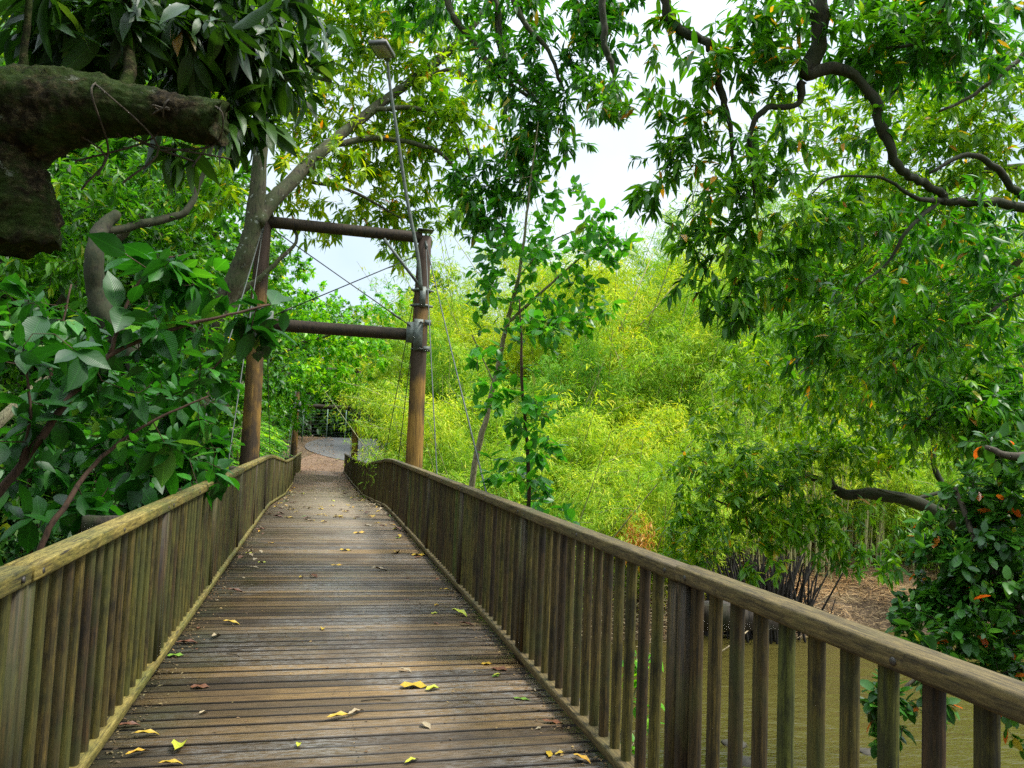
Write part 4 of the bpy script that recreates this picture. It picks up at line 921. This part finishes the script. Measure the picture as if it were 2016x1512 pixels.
# overhead canopy of the same kind of tree: shades the near end of the bridge
C1 = [(np.array([-4.5, -1, -3.0]), .5), (np.array([-4.2, -.6, 2]), .42), (np.array([-3.4, 0, 5]), .32), (np.array([-1.5, .6, 7.2]), .22), (np.array([1.5, 1.5, 8.4]), .14), (np.array([4, 2.2, 8.8]), .08)]
C2 = [(np.array([-3.4, 0, 5]), .2), (np.array([-4.5, 3, 7]), .15), (np.array([-5, 6, 8]), .08)]
C3 = [(np.array([-1.5, .6, 7.2]), .14), (np.array([0, -3, 8]), .1), (np.array([2, -6, 8.5]), .06)]
V = [volw((-2.5, 0, 7.6), (4, 4, 1.3), 420), volw((2.5, -1.0, 8.6), (4, 3.6, 1.3), 380), volw((-6, 4.5, 7.5), (3, 3.5, 1.8), 260), volw((0, -6, 7), (6, 4, 2.5), 300)]
tree('old_tree', 'spreading dark tree whose crown roofs the near end of the bridge', 'tree', C1[0][0], [C1, C2, C3], np.concatenate(V), 'mango', .27, 'mango', bark='bark_dark')

# --- curved trunk tree further left
d = 9.0
Q1 = [(P(330, 1010, d), .15), (P(300, 800, d), .13), (P(262, 700, d), .12), (P(215, 640, d), .12), (P(190, 575, d), .115), (P(188, 500, d), .11), (P(200, 450, d+.3), .09), (P(230, 420, d+.5), .06)]
Q2 = [(P(200, 460, d+.3), .05), (P(330, 430, d+1), .05), (P(372, 410, d+1.2), .045), (P(400, 340, d+1.4), .035), (P(430, 250, d+1.5), .02)]
V = [vol(180, 380, 10, 180, 90, 1.2, 130), vol(330, 330, 10.5, 110, 100, 1, 80), vol(90, 520, 10, 110, 90, 1, 90), vol(90, 90, 10.5, 160, 100, 1, 80)]
tree('jungle_tree', 'tree with an S-shaped mossy trunk standing in the left thicket', 'tree', Q1[0][0], [Q1, Q2], np.concatenate(V), 'mango', .17, 'bg', bark='bark_dark')

# --- ribbed broad-leaved shrub hanging over the left railing
d = 5.2
H1 = [(P(-60, 1030, 4.6), .03), (P(30, 930, 4.7), .026), (P(140, 780, 4.8), .022), (P(215, 700, 5.0), .018), (P(330, 650, 5.2), .014), (P(450, 620, 5.4), .010), (P(530, 600, 5.6), .007)]
H2 = [(P(60, 1120, 4.6), .02), (P(110, 1020, 4.7), .018), (P(200, 900, 5.0), .014), (P(300, 830, 5.2), .010), (P(410, 780, 5.4), .006)]
H3 = [(P(215, 700, 5.0), .014), (P(250, 600, 5.1), .010), (P(300, 520, 5.2), .007), (P(370, 500, 5.4), .005)]
H4 = [(P(40, 920, 4.7), .014), (P(60, 820, 4.7), .010), (P(50, 720, 4.7), .007)]
V = [vol(370, 560, 5.6, 130, 80, .5, 20), vol(400, 930, 6.8, 60, 60, .4, 9), vol(330, 760, 6.0, 140, 100, .6, 17), vol(490, 630, 5.8, 60, 50, .25, 8), vol(300, 660, 5.4, 130, 80, .5, 15), vol(150, 720, 5.0, 150, 100, .6, 17), vol(60, 850, 4.9, 90, 90, .5, 10), vol(240, 850, 5.4, 140, 90, .5, 14), vol(110, 990, 5.0, 110, 80, .4, 11), vol(240, 980, 5.6, 100, 60, .4, 9), vol(60, 600, 4.9, 50, 40, .3, 3), vol(280, 510, 5.3, 70, 30, .3, 6)]
tree('broadleaf_shrub', 'shrub with big ribbed oval leaves leaning over the left railing', 'shrub', H1[0][0], [H1, H2, H3, H4], np.concatenate(V), 'broad', .25, 'broad', bark='vinestem', twig='vinestem', parts=('stems', 'twigs', 'leaves'), smooth=True, nl=(3, 6), droop=.35, spread=(.7, 1.5), limb_sides=8, twig_end=.0035, upj=.45, wob=.02)

H5 = [(P(120, 1150, 7.6), .03), (P(200, 980, 7.6), .024), (P(300, 850, 7.6), .018), (P(390, 760, 7.6), .012), (P(450, 690, 7.6), .007)]
H6 = [(P(60, 1120, 7.0), .024), (P(60, 900, 7.0), .018), (P(110, 700, 7.2), .012), (P(140, 560, 7.4), .008)]
V = [vol(380, 880, 7.6, 90, 110, .6, 50), vol(260, 920, 7.2, 130, 110, .7, 56), vol(90, 900, 6.8, 120, 140, .7, 44), vol(400, 740, 7.8, 70, 80, .6, 30), vol(230, 740, 7.4, 130, 90, .7, 40), vol(80, 640, 7.2, 100, 90, .6, 26), vol(200, 1030, 7.0, 120, 50, .5, 26)]
tree('broadleaf_shrub', 'second ribbed leaf shrub farther back in the left thicket', 'shrub', H5[0][0], [H5, H6], np.concatenate(V), 'broad', .24, 'broad', bark='vinestem', twig='vinestem', parts=('stems', 'twigs', 'leaves'), smooth=True, nl=(4, 7), droop=.35, spread=(.7, 1.5), upj=.45)
# --- slender oval-leaved saplings beyond the right railing
base = P(915, 985, 9.5)
F1 = [(P(905, 1150, 9.5), .045), (P(935, 920, 9.4), .038), (P(965, 790, 9.3), .034), (P(998, 640, 9.2), .030), (P(1022, 540, 9.1), .022), (P(1035, 440, 9), .016), (P(1048, 330, 8.9), .010), (P(1060, 240, 8.8), .006)]
F2 = [(P(1000, 635, 9.2), .022), (P(1050, 590, 9.1), .018), (P(1100, 545, 9), .014), (P(1150, 500, 8.9), .008)]
F3 = [(P(1010, 560, 9.1), .01), (P(1080, 480, 9), .008), (P(1170, 440, 8.9), .005)]
F4 = [(P(975, 760, 9.3), .01), (P(930, 660, 9.2), .008)]
V = [vol(1080, 490, 9, 150, 90, .7, 78), vol(1190, 480, 8.9, 80, 60, .5, 40), vol(1100, 590, 9, 120, 70, .5, 44), vol(980, 470, 9.1, 80, 80, .5, 22), vol(1140, 400, 8.9, 80, 50, .5, 18), vol(950, 570, 9.1, 40, 80, .3, 24), vol(1130, 620, 9, 80, 40, .3, 20), vol(1060, 340, 8.9, 60, 70, .3, 12), vol(1080, 660, 9, 110, 50, .4, 26)]
tree('sapling', 'pale stemmed sapling with oval leaves rising beyond the railing', 'sapling', F1[0][0], [F1, F2, F3, F4], np.concatenate(V), 'oval', .15, 'oval', bark='sapstem', twig='sapstem', parts=('stem', 'twigs', 'leaves'), nl=(3, 6), droop=.1, spread=(.5, 1.5), twig_end=.0025, upj=.6)
J1 = [(P(1035, 1150, 8.2), .026), (P(1042, 1010, 8.2), .022), (P(1038, 880, 8.1), .019), (P(1028, 760, 8), .016), (P(1026, 660, 8), .012), (P(1022, 590, 8), .007)]
V = [vol(1010, 790, 8, 90, 70, .4, 22), vol(1060, 860, 8, 70, 80, .4, 24), vol(980, 700, 8.2, 70, 50, .3, 12), vol(990, 930, 8.3, 60, 60, .3, 12), vol(1060, 970, 8, 50, 50, .3, 12), vol(1090, 1020, 7.8, 60, 25, .2, 8), vol(1070, 640, 8, 70, 40, .3, 10)]
tree('sapling', 'thin brown stemmed sapling standing just right of the pale one', 'sapling', J1[0][0], [J1], np.concatenate(V), 'oval', .17, 'oval', bark='vinestem', twig='twig', parts=('stem', 'twigs', 'leaves'), nl=(4, 7), droop=.2, spread=(.5, 1.3))
# --- dark glossy shrub at the lower right with a few orange leaves
W1 = [(P(2120, 1350, 5.2), .05), (P(2010, 1200, 5.2), .035), (P(1930, 1080, 5.3), .025), (P(1880, 960, 5.5), .015)]
W2 = [(P(2100, 1300, 5.2), .03), (P(1960, 1330, 5.0), .02), (P(1820, 1330, 4.9), .012), (P(1740, 1400, 4.8), .006)]
W3 = [(P(2100, 900, 5.2), .05), (P(2000, 900, 5.2), .03), (P(1940, 880, 5.3), .015)]
V = [vol(1950, 1090, 5.3, 110, 90, .4, 90), vol(1980, 930, 5.4, 80, 110, .4, 70), vol(1930, 1220, 5.2, 110, 90, .4, 80), vol(2010, 1340, 5.1, 80, 130, .3, 60), vol(1850, 1300, 5.0, 70, 50, .2, 20), vol(1745, 1410, 4.8, 40, 90, .14, 34), vol(1830, 1370, 4.8, 60, 50, .12, 10), vol(1870, 1180, 5.4, 70, 70, .3, 50), vol(1840, 1080, 5.4, 60, 60, .3, 34), vol(1820, 1240, 5.2, 70, 50, .3, 36), vol(1800, 1180, 5.4, 40, 40, .2, 14), vol(1900, 1000, 5.6, 60, 60, .3, 30), vol(1980, 1050, 5.4, 70, 130, .4, 90), vol(2000, 1180, 5.4, 60, 200, .4, 70)]
tree('glossy_shrub', 'dark glossy shrub with a few orange leaves hanging over the river at lower right', 'shrub', W1[0][0], [W1, W2, W3], np.concatenate(V), 'oval', .11, 'glossy', bark='twig', parts=('stems', 'twigs', 'leaves'), nl=(7, 10), droop=.35, twig_end=.002)
# --- climber outside the right railing
X1 = [(P(1205, 1560, 3.9), .008), (P(1225, 1440, 3.9), .006), (P(1262, 1330, 3.9), .004), (P(1290, 1280, 3.9), .003)]
V = [vol(1250, 1300, 4.0, 60, 30, .12, 7), vol(1275, 1400, 3.9, 40, 50, .12, 6), vol(1240, 1480, 3.9, 40, 30, .1, 4)]
tree('climber', 'bright green climbing plant showing between the balusters above the water', 'climber', X1[0][0], [X1], np.concatenate(V), 'broad', .10, 'bgbright', bark='sapstem', twig='sapstem', parts=('stem', 'twigs', 'leaves'), nl=(3, 4), droop=.3)

# ------------------------------------------------ generic trees and shrubs, copied
def generic_tree(label, H, R, crown_lo, ntarget, leaf, size, mat, nl, seed_limbs=6):
    limbs = [[(np.array([0, 0, -.4]), .20), (np.array([.1, .05, H*.25]), .17), (np.array([-.1, .1, H*.5]), .13), (np.array([.1, 0, H*.8]), .06)]]
    for k in range(seed_limbs):
        a = k*2*pi/seed_limbs+rs.randn()*.3; h0 = H*rs.uniform(.25, .5)
        limbs.append([(np.array([0, .05, h0]), .09), (np.array([R*.4*cos(a), R*.4*sin(a), h0+H*.13]), .06), (np.array([R*.75*cos(a), R*.75*sin(a), h0+H*rs.uniform(.15, .4)]), .03)])
    T = []
    for k in range(26):
        a = rs.rand()*2*pi; zz = rs.uniform(crown_lo, .95)*H; rr = R*math.sqrt(rs.rand())*math.sqrt(max(.12, 1-((zz/H-.55)/.5)**2))
        T.append(volw((rr*cos(a), rr*sin(a), zz), (R*.30, R*.30, R*.22), ntarget//26))
    return tree('jungle_tree', label, 'tree', np.zeros(3), limbs, np.concatenate(T), leaf, size, mat, nl=nl, group='jungle trees behind the railings', sag=.02)
gA = generic_tree('mid green broadleaf tree in the thicket behind the railings', 8, 2.9, .12, 900, 'small', .22, 'bg', (10, 14))
gB = generic_tree('bright green leafy tree in the thicket beside the earth path', 7, 2.7, .08, 850, 'small', .22, 'bgbright', (10, 14))
gC = generic_tree('dark green understorey tree filling the left thicket', 5, 2.4, .05, 800, 'small', .20, 'under', (10, 14))
for x, y, s in [(-8.5, 12, .9), (-12, 15, 1.2), (-7.0, 18, 1.0), (-11, 22, 1.3), (-16, 18, 1.5), (-6.0, 26, 1.0), (-10, 30, 1.3), (-15, 28, 1.6), (-5.5, 34, 1.0), (-9, 40, 1.3), (-20, 26, 1.9), (-6.2, 17, 1.45), (-8.5, 23, 1.9), (-5.6, 24, 1.35), (-11, 28, 2.2), (-8, 33, 2.0), (-5.8, 37, 1.5), (-13, 38, 2.5), (-4.8, 20, 1.1), (-7.4, 13.6, 1.35), (-5.2, -4.5, 1.5), (-1.5, -11, 1.7), (4.5, -10, 1.6), (-9, -1, 1.8), (-6.5, 48, 1.15), (-4.5, 57, 1.1), (-3.5, 66, 1.2), (-1, 80, 1.3), (3, 85, 1.5), (7, 89, 1.6), (12, 92, 1.7), (-3.5, 84, 1.6), (1, 92, 2.0), (6, 97, 2.1), (-6.5, 80, 1.7), (-4.6, 32, 1.2), (-4.8, 42, 1.3), (-3.6, 26, .95), (-3.3, 20.5, .8), (-8, 72, 1.6), (8.6, 62, 1.6), (9.5, 70, 1.9), (-4.6, 58, 1.6), (-4.4, 67, 1.9), (-14, 50, 1.9), (16, 82, 1.6), (-5, 92, 1.7), (22, 75, 1.8)]:  # the few behind the camera are unseen, added to shade the bridge
    put(gA, x, y, s*rs.uniform(.9, 1.1))
for x, y, s in [(-4.2, 21, .75), (-4.6, 29, .8), (-4.3, 38, .8), (-5.2, 44, .9), (5.0, 43, .75), (6.5, 45.5, .8), (-3.6, 50, .85), (9.5, 57, 1.0), (11.5, 66, 1.2), (-9.5, 25, 1.1), (-13, 12, 1.0)]:
    put(gB, x, y, s*rs.uniform(.9, 1.1))
for x, y, s in [(-4.2, 7.2, .6), (-5.5, 9.5, .8), (-3.2, 12.5, .6), (-3.0, 9.0, .5), (-3.6, 14.5, .75), (-6.2, 11.8, .95), (-4.6, 12.6, .8), (-7.5, 8, .9), (-4.4, 11, .6), (-5.0, 14, .8), (-9.5, 10, 1.1), (-3.9, 16.5, .6), (-12, 9, 1.3), (-7.2, 14.5, 1.0), (-6.5, 5.6, .7), (-10, 6, 1.0), (-15, 13, 1.5)]:
    put(gC, x, y, s*rs.uniform(.9, 1.1))

N1 = [(np.array([-3.4, 30, -1.6]), .16), (np.array([-3.0, 30.5, 2]), .13), (np.array([-1.6, 31, 4.5]), .09), (np.array([.5, 31.5, 5.6]), .05)]
N2 = [(np.array([-3.0, 30.5, 2]), .07), (np.array([-2.4, 29, 3.6]), .05), (np.array([-1.2, 28, 4.4]), .03)]
V = [vol(620, 640, 30, 90, 80, 1.5, 150), vol(560, 560, 30, 80, 70, 1.5, 100), vol(700, 690, 31, 80, 60, 1.2, 110), vol(600, 740, 29, 60, 36, 1.0, 50), vol(760, 620, 33, 70, 70, 1.2, 90), vol(660, 765, 31, 55, 26, .8, 40), vol(575, 790, 30, 40, 50, .8, 50), vol(640, 735, 30, 70, 30, .8, 60), vol(700, 770, 31, 30, 30, .5, 24)]
tree('jungle_tree', 'bright green tree leaning over the bridge in front of the far log portal', 'tree', N1[0][0], [N1, N2], np.concatenate(V), 'small', .26, 'bgbright', nl=(10, 14))
N1 = [(np.array([5.6, 38, -1.0]), .10), (np.array([5.0, 38, 3]), .08), (np.array([3.6, 37.5, 5]), .04)]
V = [vol(745, 760, 36, 60, 70, 1.2, 90), vol(800, 690, 35, 60, 70, 1.2, 90), vol(720, 830, 37, 26, 40, .6, 26), vol(770, 850, 37, 40, 36, .8, 30)]
tree('jungle_tree', 'yellow green feathery tree drooping over the right end of the bridge', 'tree', N1[0][0], [N1], np.concatenate(V), 'blade', .30, 'bamboo_yel', nl=(12, 16), droop=.6)
for x, y, s in [(-3, 84, 1.6), (0, 83, 1.5), (3.5, 86, 1.6), (7, 88, 1.7), (11, 90, 1.8), (-6, 78, 1.6), (-5, 68, 1.4), (15, 88, 1.9), (1.5, 90, 2.0), (-4.8, 60, 1.2)]:
    put(gC, x, y, s*rs.uniform(.9, 1.1), label='dark green understorey tree shading the far bend of the road', group='dark trees behind the road')
# low oval-leaved bushes
def bush_proto(label, group, leaf, size, mat, n=260, R=1.0, H=1.3):
    T = volw((0, 0, H*.55), (R, R, H*.6), n); T = T[T[:, 2] > -.1]
    return tree('leafy_bush', label, 'bush', np.zeros(3), [[(np.array([0, 0, -.3]), .03), (np.array([.1, 0, H*.3]), .02), (np.array([0, .1, H*.6]), .012)], [(np.array([0, 0, -.2]), .02), (np.array([.4, .2, H*.4]), .012)], [(np.array([0, 0, -.2]), .02), (np.array([-.4, .1, H*.4]), .012)]],
                T, leaf, size, mat, nl=(5, 8), droop=.25, bark='twig', parts=('stems', 'twigs', 'leaves'), group=group)
bu = bush_proto('low dark leafy bush growing under the left railing', 'bushes along the left bank', 'oval', .16, 'under')
for x, y, s in [(-2.3, 4.6, .9), (-2.9, 6.0, 1.1), (-2.2, 7.6, 1.0), (-3.4, 8.4, 1.3), (-2.4, 9.8, 1.1), (-2.3, 12.2, 1.1), (-3.6, 11.5, 1.4), (-2.8, 14.8, 1.2), (-3.4, 4.4, 1.2), (-5, 6.8, 1.4), (-4.5, 5.0, 1.3), (-2.2, 17.4, .9)]: put(bu, x, y, s, scz=s*1.25)
for k, (x, y) in enumerate([(-5, 82), (-2.5, 83), (-.5, 81.5), (1.5, 83.5), (3.5, 84.5), (5.5, 86), (8, 86.5), (10.5, 87), (-3.5, 76), (-3, 71), (13, 88), (-7.5, 84), (2.5, 88), (6.5, 90)]):
    put(bu, x, y, 2.6, scz=3.4, label='dark bush closing the view behind the far fence', group='bushes behind the far fence')
# ferny plants near the bridge at left of the path
def fern_proto():
    o = empty('fern_shrub', (0, 0, 0), 'bright shrub with long feathery fronds beside the left railing', 'shrub', 'feathery shrubs beyond the tower')
    m = MB(); tube(m, [(0, 0, -.3), (.05, 0, 1.5), (0, .05, 2.6)], [.05, .04, .02], 6); pos = []; D = []
    for k in range(34):
        a = rs.rand()*2*pi; h = rs.uniform(.9, 2.6); L0 = rs.uniform(.9, 1.5); t = np.linspace(0, 1, 12)[:, None]
        u = np.array([cos(a), sin(a), 0]); p = np.array([0, 0, h])+u*L0*t+UP*(.45*t-.55*t*t)*L0
        tube(m, p, np.linspace(.010, .003, 12), 3, cap=False)
        s = np.cross(u, UP); tt = np.linspace(.12, 1, 22)
        pp = np.stack([np.interp(tt, t[:, 0], p[:, q]) for q in range(3)], 1)
        for sg in (-1, 1): pos.append(pp); D.append(np.tile(u*.45+sg*s, (22, 1))+UP*-.15+rs.randn(22, 3)*.08)
    m.build('stems', MAT['sapstem'], o); pos = np.concatenate(pos); D = np.concatenate(D); n = len(pos)
    leaves_obj('fronds', 'small', pos, D, UP+rs.randn(n, 3)*.15, .20*rs.uniform(.8, 1.1, n), rs.rand(n)*.9, MAT['bgbright'], o, wscale=np.full(n, .55))
    return o
fp = fern_proto()
for x, y, s in [(-2.6, 19.5, .95), (-2.3, 22.5, 1.0), (-2.4, 25.5, 1.05), (-2.7, 29, 1.1), (-2.5, 33, 1.0), (-3.4, 17.5, .9), (3.0, 33, .8)]: put(fp, x, y, s)
# low oval-leaved bushes, right
b2 = bush_proto('bright oval leaved bush growing outside the right railing', 'bushes along the right railing', 'oval', .15, 'oval')
for x, y, s in [(2.7, 14.8, .8), (3.0, 17, .9), (2.8, 20.5, 1.0), (3.4, 24, 1.1), (3.2, 28.5, 1.0), (2.6, 13.2, .7), (4.3, 18.6, .9)]: put(b2, x, y, s, scz=s*1.15)
# banana-like plant
o = empty('banana_plant', at_ground(-6.2, 9.6), 'pale green banana plant with broad paddle leaves in the left thicket', 'banana plant')
m = MB(); b0 = np.array(o.location); c = P(150, 690, 10.5); tube(m, [b0, (b0+c)/2, c], [.12, .10, .05], 8); m.build('stem', MAT['sapstem'], o)
n = 8; a = np.linspace(0, 2*pi, n, endpoint=False)+.4
leaves_obj('leaves', 'banana', np.tile(c, (n, 1)), np.stack([np.cos(a), np.sin(a)*.6, rs.uniform(.3, 1.4, n)], 1), UP+rs.randn(n, 3)*.2-CF*.6, 1.1*rs.uniform(.7, 1.1, n), rs.rand(n)*.8, MAT['bgbright'], o, smooth=True)

# ================================================================== RIVER STONES
for (px, py, s, lb) in [(1445, 1465, .18, 'wet grey stone breaking the ripples behind the balusters'), (1710, 1480, .15, 'small pale stone in the water below the hanging leaves'), (1475, 1500, .2, 'flat dark stone in the ripples at the bottom edge')]:
    p = ray_to_z(px, py, ZW); m = MB(); a, b_ = np.meshgrid(np.linspace(0, pi, 9), np.linspace(0, 2*pi, 14, endpoint=False), indexing='ij')
    rr = s*(1+.18*np.sin(a*3+b_*2)+.06*rs.randn(*a.shape)); V = np.stack([rr*np.sin(a)*np.cos(b_)*1.3, rr*np.sin(a)*np.sin(b_), rr*np.cos(a)*.28], -1).reshape(-1, 3)
    i, j = np.meshgrid(np.arange(8), np.arange(14), indexing='ij'); j2 = (j+1) % 14
    m.add(V+p, [np.stack([i*14+j, (i+1)*14+j, (i+1)*14+j2, i*14+j2], -1).reshape(-1, 4)])
    tag(m.build('river_stone', MAT['stone'], origin=p, smooth=True), lb, 'stone')

# ================================================================== FALLEN LEAVES ON THE DECK
def leafy(name, c, seedc=None):
    m, t, o = new_mat(name); g = coords(t)
    col = mix(t, ramp(t, noise(t, g, 14, 4), [(.35, (0, 0, 0)), (.65, (1, 1, 1))]), c[0], c[1])
    p = N(t, 'ShaderNodeBsdfPrincipled', Roughness=.5); t.links.new(col, p.inputs['Base Color']); t.links.new(p.outputs[0], o.inputs[0]); return m
FM = {'yellow': leafy('fallen yellow leaf', ((.42, .33, .02), (.50, .27, .02))), 'lime': leafy('fallen lime leaf', ((.34, .42, .03), (.55, .50, .04))), 'green': leafy('fallen green leaf', ((.12, .26, .02), (.20, .33, .03))),
      'brown': leafy('fallen brown leaf', ((.10, .035, .015), (.18, .07, .025))), 'pale': leafy('pale dry leaf', ((.30, .22, .12), (.42, .34, .21))), 'orange': leafy('fallen orange leaf', ((.50, .22, .02), (.55, .40, .03)))}
def shape(kind):
    st = {'long': [(0, 0), (.06, .012), (.2, .08), (.4, .13), (.6, .135), (.8, .09), (1, 0)], 'wide': [(0, 0), (.06, .015), (.2, .16), (.45, .25), (.7, .2), (.88, .1), (1, 0)]}[kind.split('_')[0]]
    cu = kind.endswith('curl')
    V, T, _, _ = leaf_template(st, .62 if cu else .2, .12 if cu else .05, .22)
    V[:, 0] -= .5; V[:, 1] += .06*np.sin(V[:, 0]*5); V[:, 2] -= V[:, 2].min(); return V, T
SH = {k: shape(k) for k in ('long', 'long_curl', 'wide', 'wide_curl')}
meshes = {}
LBL = {'yellow': 'small yellow mango leaf fallen on the deck boards', 'lime': 'small lime coloured leaf fallen on the deck boards', 'green': 'small green leaf fallen on the deck boards', 'brown': 'dark brown curled leaf fallen on the deck boards', 'pale': 'pale dry curled leaf fragment on the deck boards', 'orange': 'small orange leaf fallen on the deck boards'}
def fallen(x, y, ang, size, kind, colr, label=None):
    key = (kind, colr)
    if key not in meshes:
        V, T = SH[kind]; q = mesh_obj('fallen_leaf', V, [T], FM[colr], origin=(0, 0, 0), smooth=True); meshes[key] = q.data; bpy.data.objects.remove(q)
    o = bpy.data.objects.new('fallen_leaf', meshes[key]); COL.objects.link(o)
    o.location = (x, y, float(deck_z(y))+.003); o.rotation_euler = (rs.randn()*.06, rs.randn()*.06, ang); o.scale = (size, size, size)
    tag(o, label or LBL[colr], 'leaf', None if label else 'leaves fallen on the deck')
for px, py, ang, size, kind, colr, lb in [
    (815, 1353, .05, .20, 'wide', 'yellow', 'largest yellow leaf lying flat in the middle of the near boards'),
    (852, 1360, .35, .11, 'wide_curl', 'lime', 'lime leaf touching the largest yellow leaf'),
    (352, 1475, 1.5, .15, 'wide_curl', 'lime', 'bright lime leaf curled on edge near the bottom left'),
    (270, 1487, .7, .13, 'long_curl', 'orange', 'orange curled leaf left of the bright lime leaf'),
    (288, 1449, .1, .13, 'long_curl', 'yellow', 'narrow yellow leaf just behind the bright lime leaf'),
    (335, 1508, -.1, .12, 'long_curl', 'yellow', 'yellow leaf cut by the bottom edge of the picture'),
    (253, 1432, .1, .12, 'long_curl', 'brown', 'slim dark leaf beside the left bottom rail'),
    (393, 1354, .0, .12, 'wide', 'brown', 'flat dark brown leaf on the mossy boards'),
    (400, 1406, .8, .06, 'wide_curl', 'pale', 'small pale crumpled leaf left of the middle of the near boards'),
    (667, 1415, .25, .15, 'long_curl', 'yellow', 'long rolled pale yellow leaf on the near boards'),
    (700, 1407, .8, .14, 'long_curl', 'pale', 'rolled pale dry leaf beside the long yellow one'),
    (588, 1469, 1.4, .06, 'wide_curl', 'lime', 'tiny lime leaf at the bottom centre'),
    (455, 1229, -.1, .15, 'long_curl', 'yellow', 'yellow leaf on the grey stained boards'),
    (368, 1269, -.05, .16, 'long_curl', 'brown', 'reddish brown leaf against the left bottom rail'),
    (345, 1292, .1, .12, 'wide', 'green', 'green leaf against the left bottom rail'),
    (463, 1166, .0, .17, 'long_curl', 'brown', 'dark brown leaf on the left boards farther back'),
    (425, 1256, 1.3, .17, 'long_curl', 'pale', 'pale twisted dry leaf standing between the brown and yellow leaves'),
    (798, 1322, -.8, .11, 'long_curl', 'pale', 'pale curled fragment above the largest yellow leaf'),
    (838, 1432, -1.0, .08, 'wide_curl', 'pale', 'crumpled white fragment right of the middle near the bottom'),
    (903, 1210, -1.0, .22, 'long_curl', 'lime', 'long pale green leaf near the right bottom rail'),
    (918, 1232, -.4, .15, 'long_curl', 'brown', 'brown leaf by the right bottom rail'),
    (1027, 1378, -.5, .12, 'long', 'green', 'green leaf in the dirt beside the right bottom rail'),
    (1090, 1424, -.2, .15, 'long', 'brown', 'reddish flat leaf in the dirt beside the right bottom rail'),
    (1145, 1498, -1.0, .12, 'long_curl', 'orange', 'orange leaf at the bottom beside the right rail'),
    (958, 1308, .1, .09, 'wide', 'orange', 'small orange leaf near the right side of the boards'),
    (976, 1332, .1, .06, 'wide', 'green', 'tiny green leaf near the right side of the boards'),
    (810, 1502, .7, .10, 'long_curl', 'lime', 'lime leaf at the bottom edge right of centre'),
    (746, 1124, .1, .22, 'long_curl', 'pale', 'pale leaf pair in the middle distance of the boards'),
    (707, 1050, .0, .22, 'wide', 'orange', 'orange leaf far back in the middle of the boards'),
    (680, 1084, .1, .18, 'wide', 'yellow', 'yellow leaf in the middle distance of the boards'),
    (664, 1114, -.1, .18, 'long', 'orange', 'orange leaf just in front of the middle yellow one'),
    (516, 1108, .1, .12, 'wide', 'lime', 'lime leaf on the left side in the middle distance'),
    (593, 1138, 1.2, .12, 'long_curl', 'yellow', 'small yellow upright leaf in the middle distance'),
    (824, 1094, -.2, .22, 'wide', 'yellow', 'yellow leaf against the right rail in the middle distance'),
    (855, 1208, .4, .08, 'wide', 'lime', 'small lime leaf right of the middle'),
    (635, 1240, 1.4, .08, 'wide_curl', 'yellow', 'small yellow fragment in the centre of the boards')]:
    p = ray_to_z(px, py, 0.0); fallen(p[0], p[1], ang-YAW*.5, size, kind, colr, lb)
cols = ['pale']*7+['yellow']*2+['brown']*7+['lime']+['orange']*2+['green']
for k in range(165):
    y = 3.2+rs.rand()**.75*26; u = rs.rand()
    if u < .30: x = xL+.03+abs(rs.randn())*.18
    elif u < .60: x = xR-.03-abs(rs.randn())*.18
    else: x = rs.uniform(xL+.1, xR-.1)
    c = cols[rs.randint(len(cols))]; near = y < 9
    fallen(x, y, rs.rand()*6.28, rs.uniform(.02, .055) if near and c == 'pale' else rs.uniform(.05, .13) if near else rs.uniform(.09, .19), ['long', 'long_curl', 'wide', 'wide_curl'][rs.randint(4)], c)
for k in range(48):         # the drift of leaves at the crest
    x = rs.uniform(xL, xR); y = rs.normal(15.4, 1.3); fallen(x, min(max(y, 12), 19), rs.rand()*6.28, rs.uniform(.10, .2), 'long_curl' if rs.rand() < .5 else 'wide', ['yellow', 'orange', 'pale', 'yellow', 'brown'][rs.randint(5)])
n = 9000; x = np.where(rs.rand(n) < .5, xL-.02+np.abs(rs.randn(n))*.07, xR+.02-np.abs(rs.randn(n))*.09); y = 2.5+rs.rand(n)*42
un = (rs.rand(n) < .22) | (y > 27); x = np.where(un, rs.uniform(xL, xR, n), x)
a = rs.rand(n)*2*pi; o = leaves_obj('deck_debris', 'small', np.stack([x, y, deck_z(y)+.006], 1), np.stack([np.cos(a), np.sin(a), rs.randn(n)*.1], 1), UP+rs.randn(n, 3)*.3, rs.uniform(.008, .03, n)*(1+1.5*(y > 24)), rs.rand(n), MAT['strawdark'], origin=(0, 0, 0))
tag(o, 'fine crumbs of dry leaf and grit along the deck edges', 'debris', kind='stuff')
for px, py, ang, ln, lb in [(740, 1378, .05, .17, 'dark crooked twig on the near boards'), (460, 1289, -.6, .12, 'thin dark bent twig on the left boards'), (480, 1277, .25, .2, 'thin pale straight twig on the left boards')]:
    p = ray_to_z(px, py, .006); m = MB(); u = np.array([cos(ang), sin(ang), 0]); v = np.array([-u[1], u[0], 0])
    tube(m, [p-u*ln/2, p-u*ln*.15+v*.01, p+u*ln*.1+v*.014, p+u*ln/2-v*.01], .003, 5); tag(m.build('fallen_twig', MAT['twig'], origin=p), lb, 'twig')
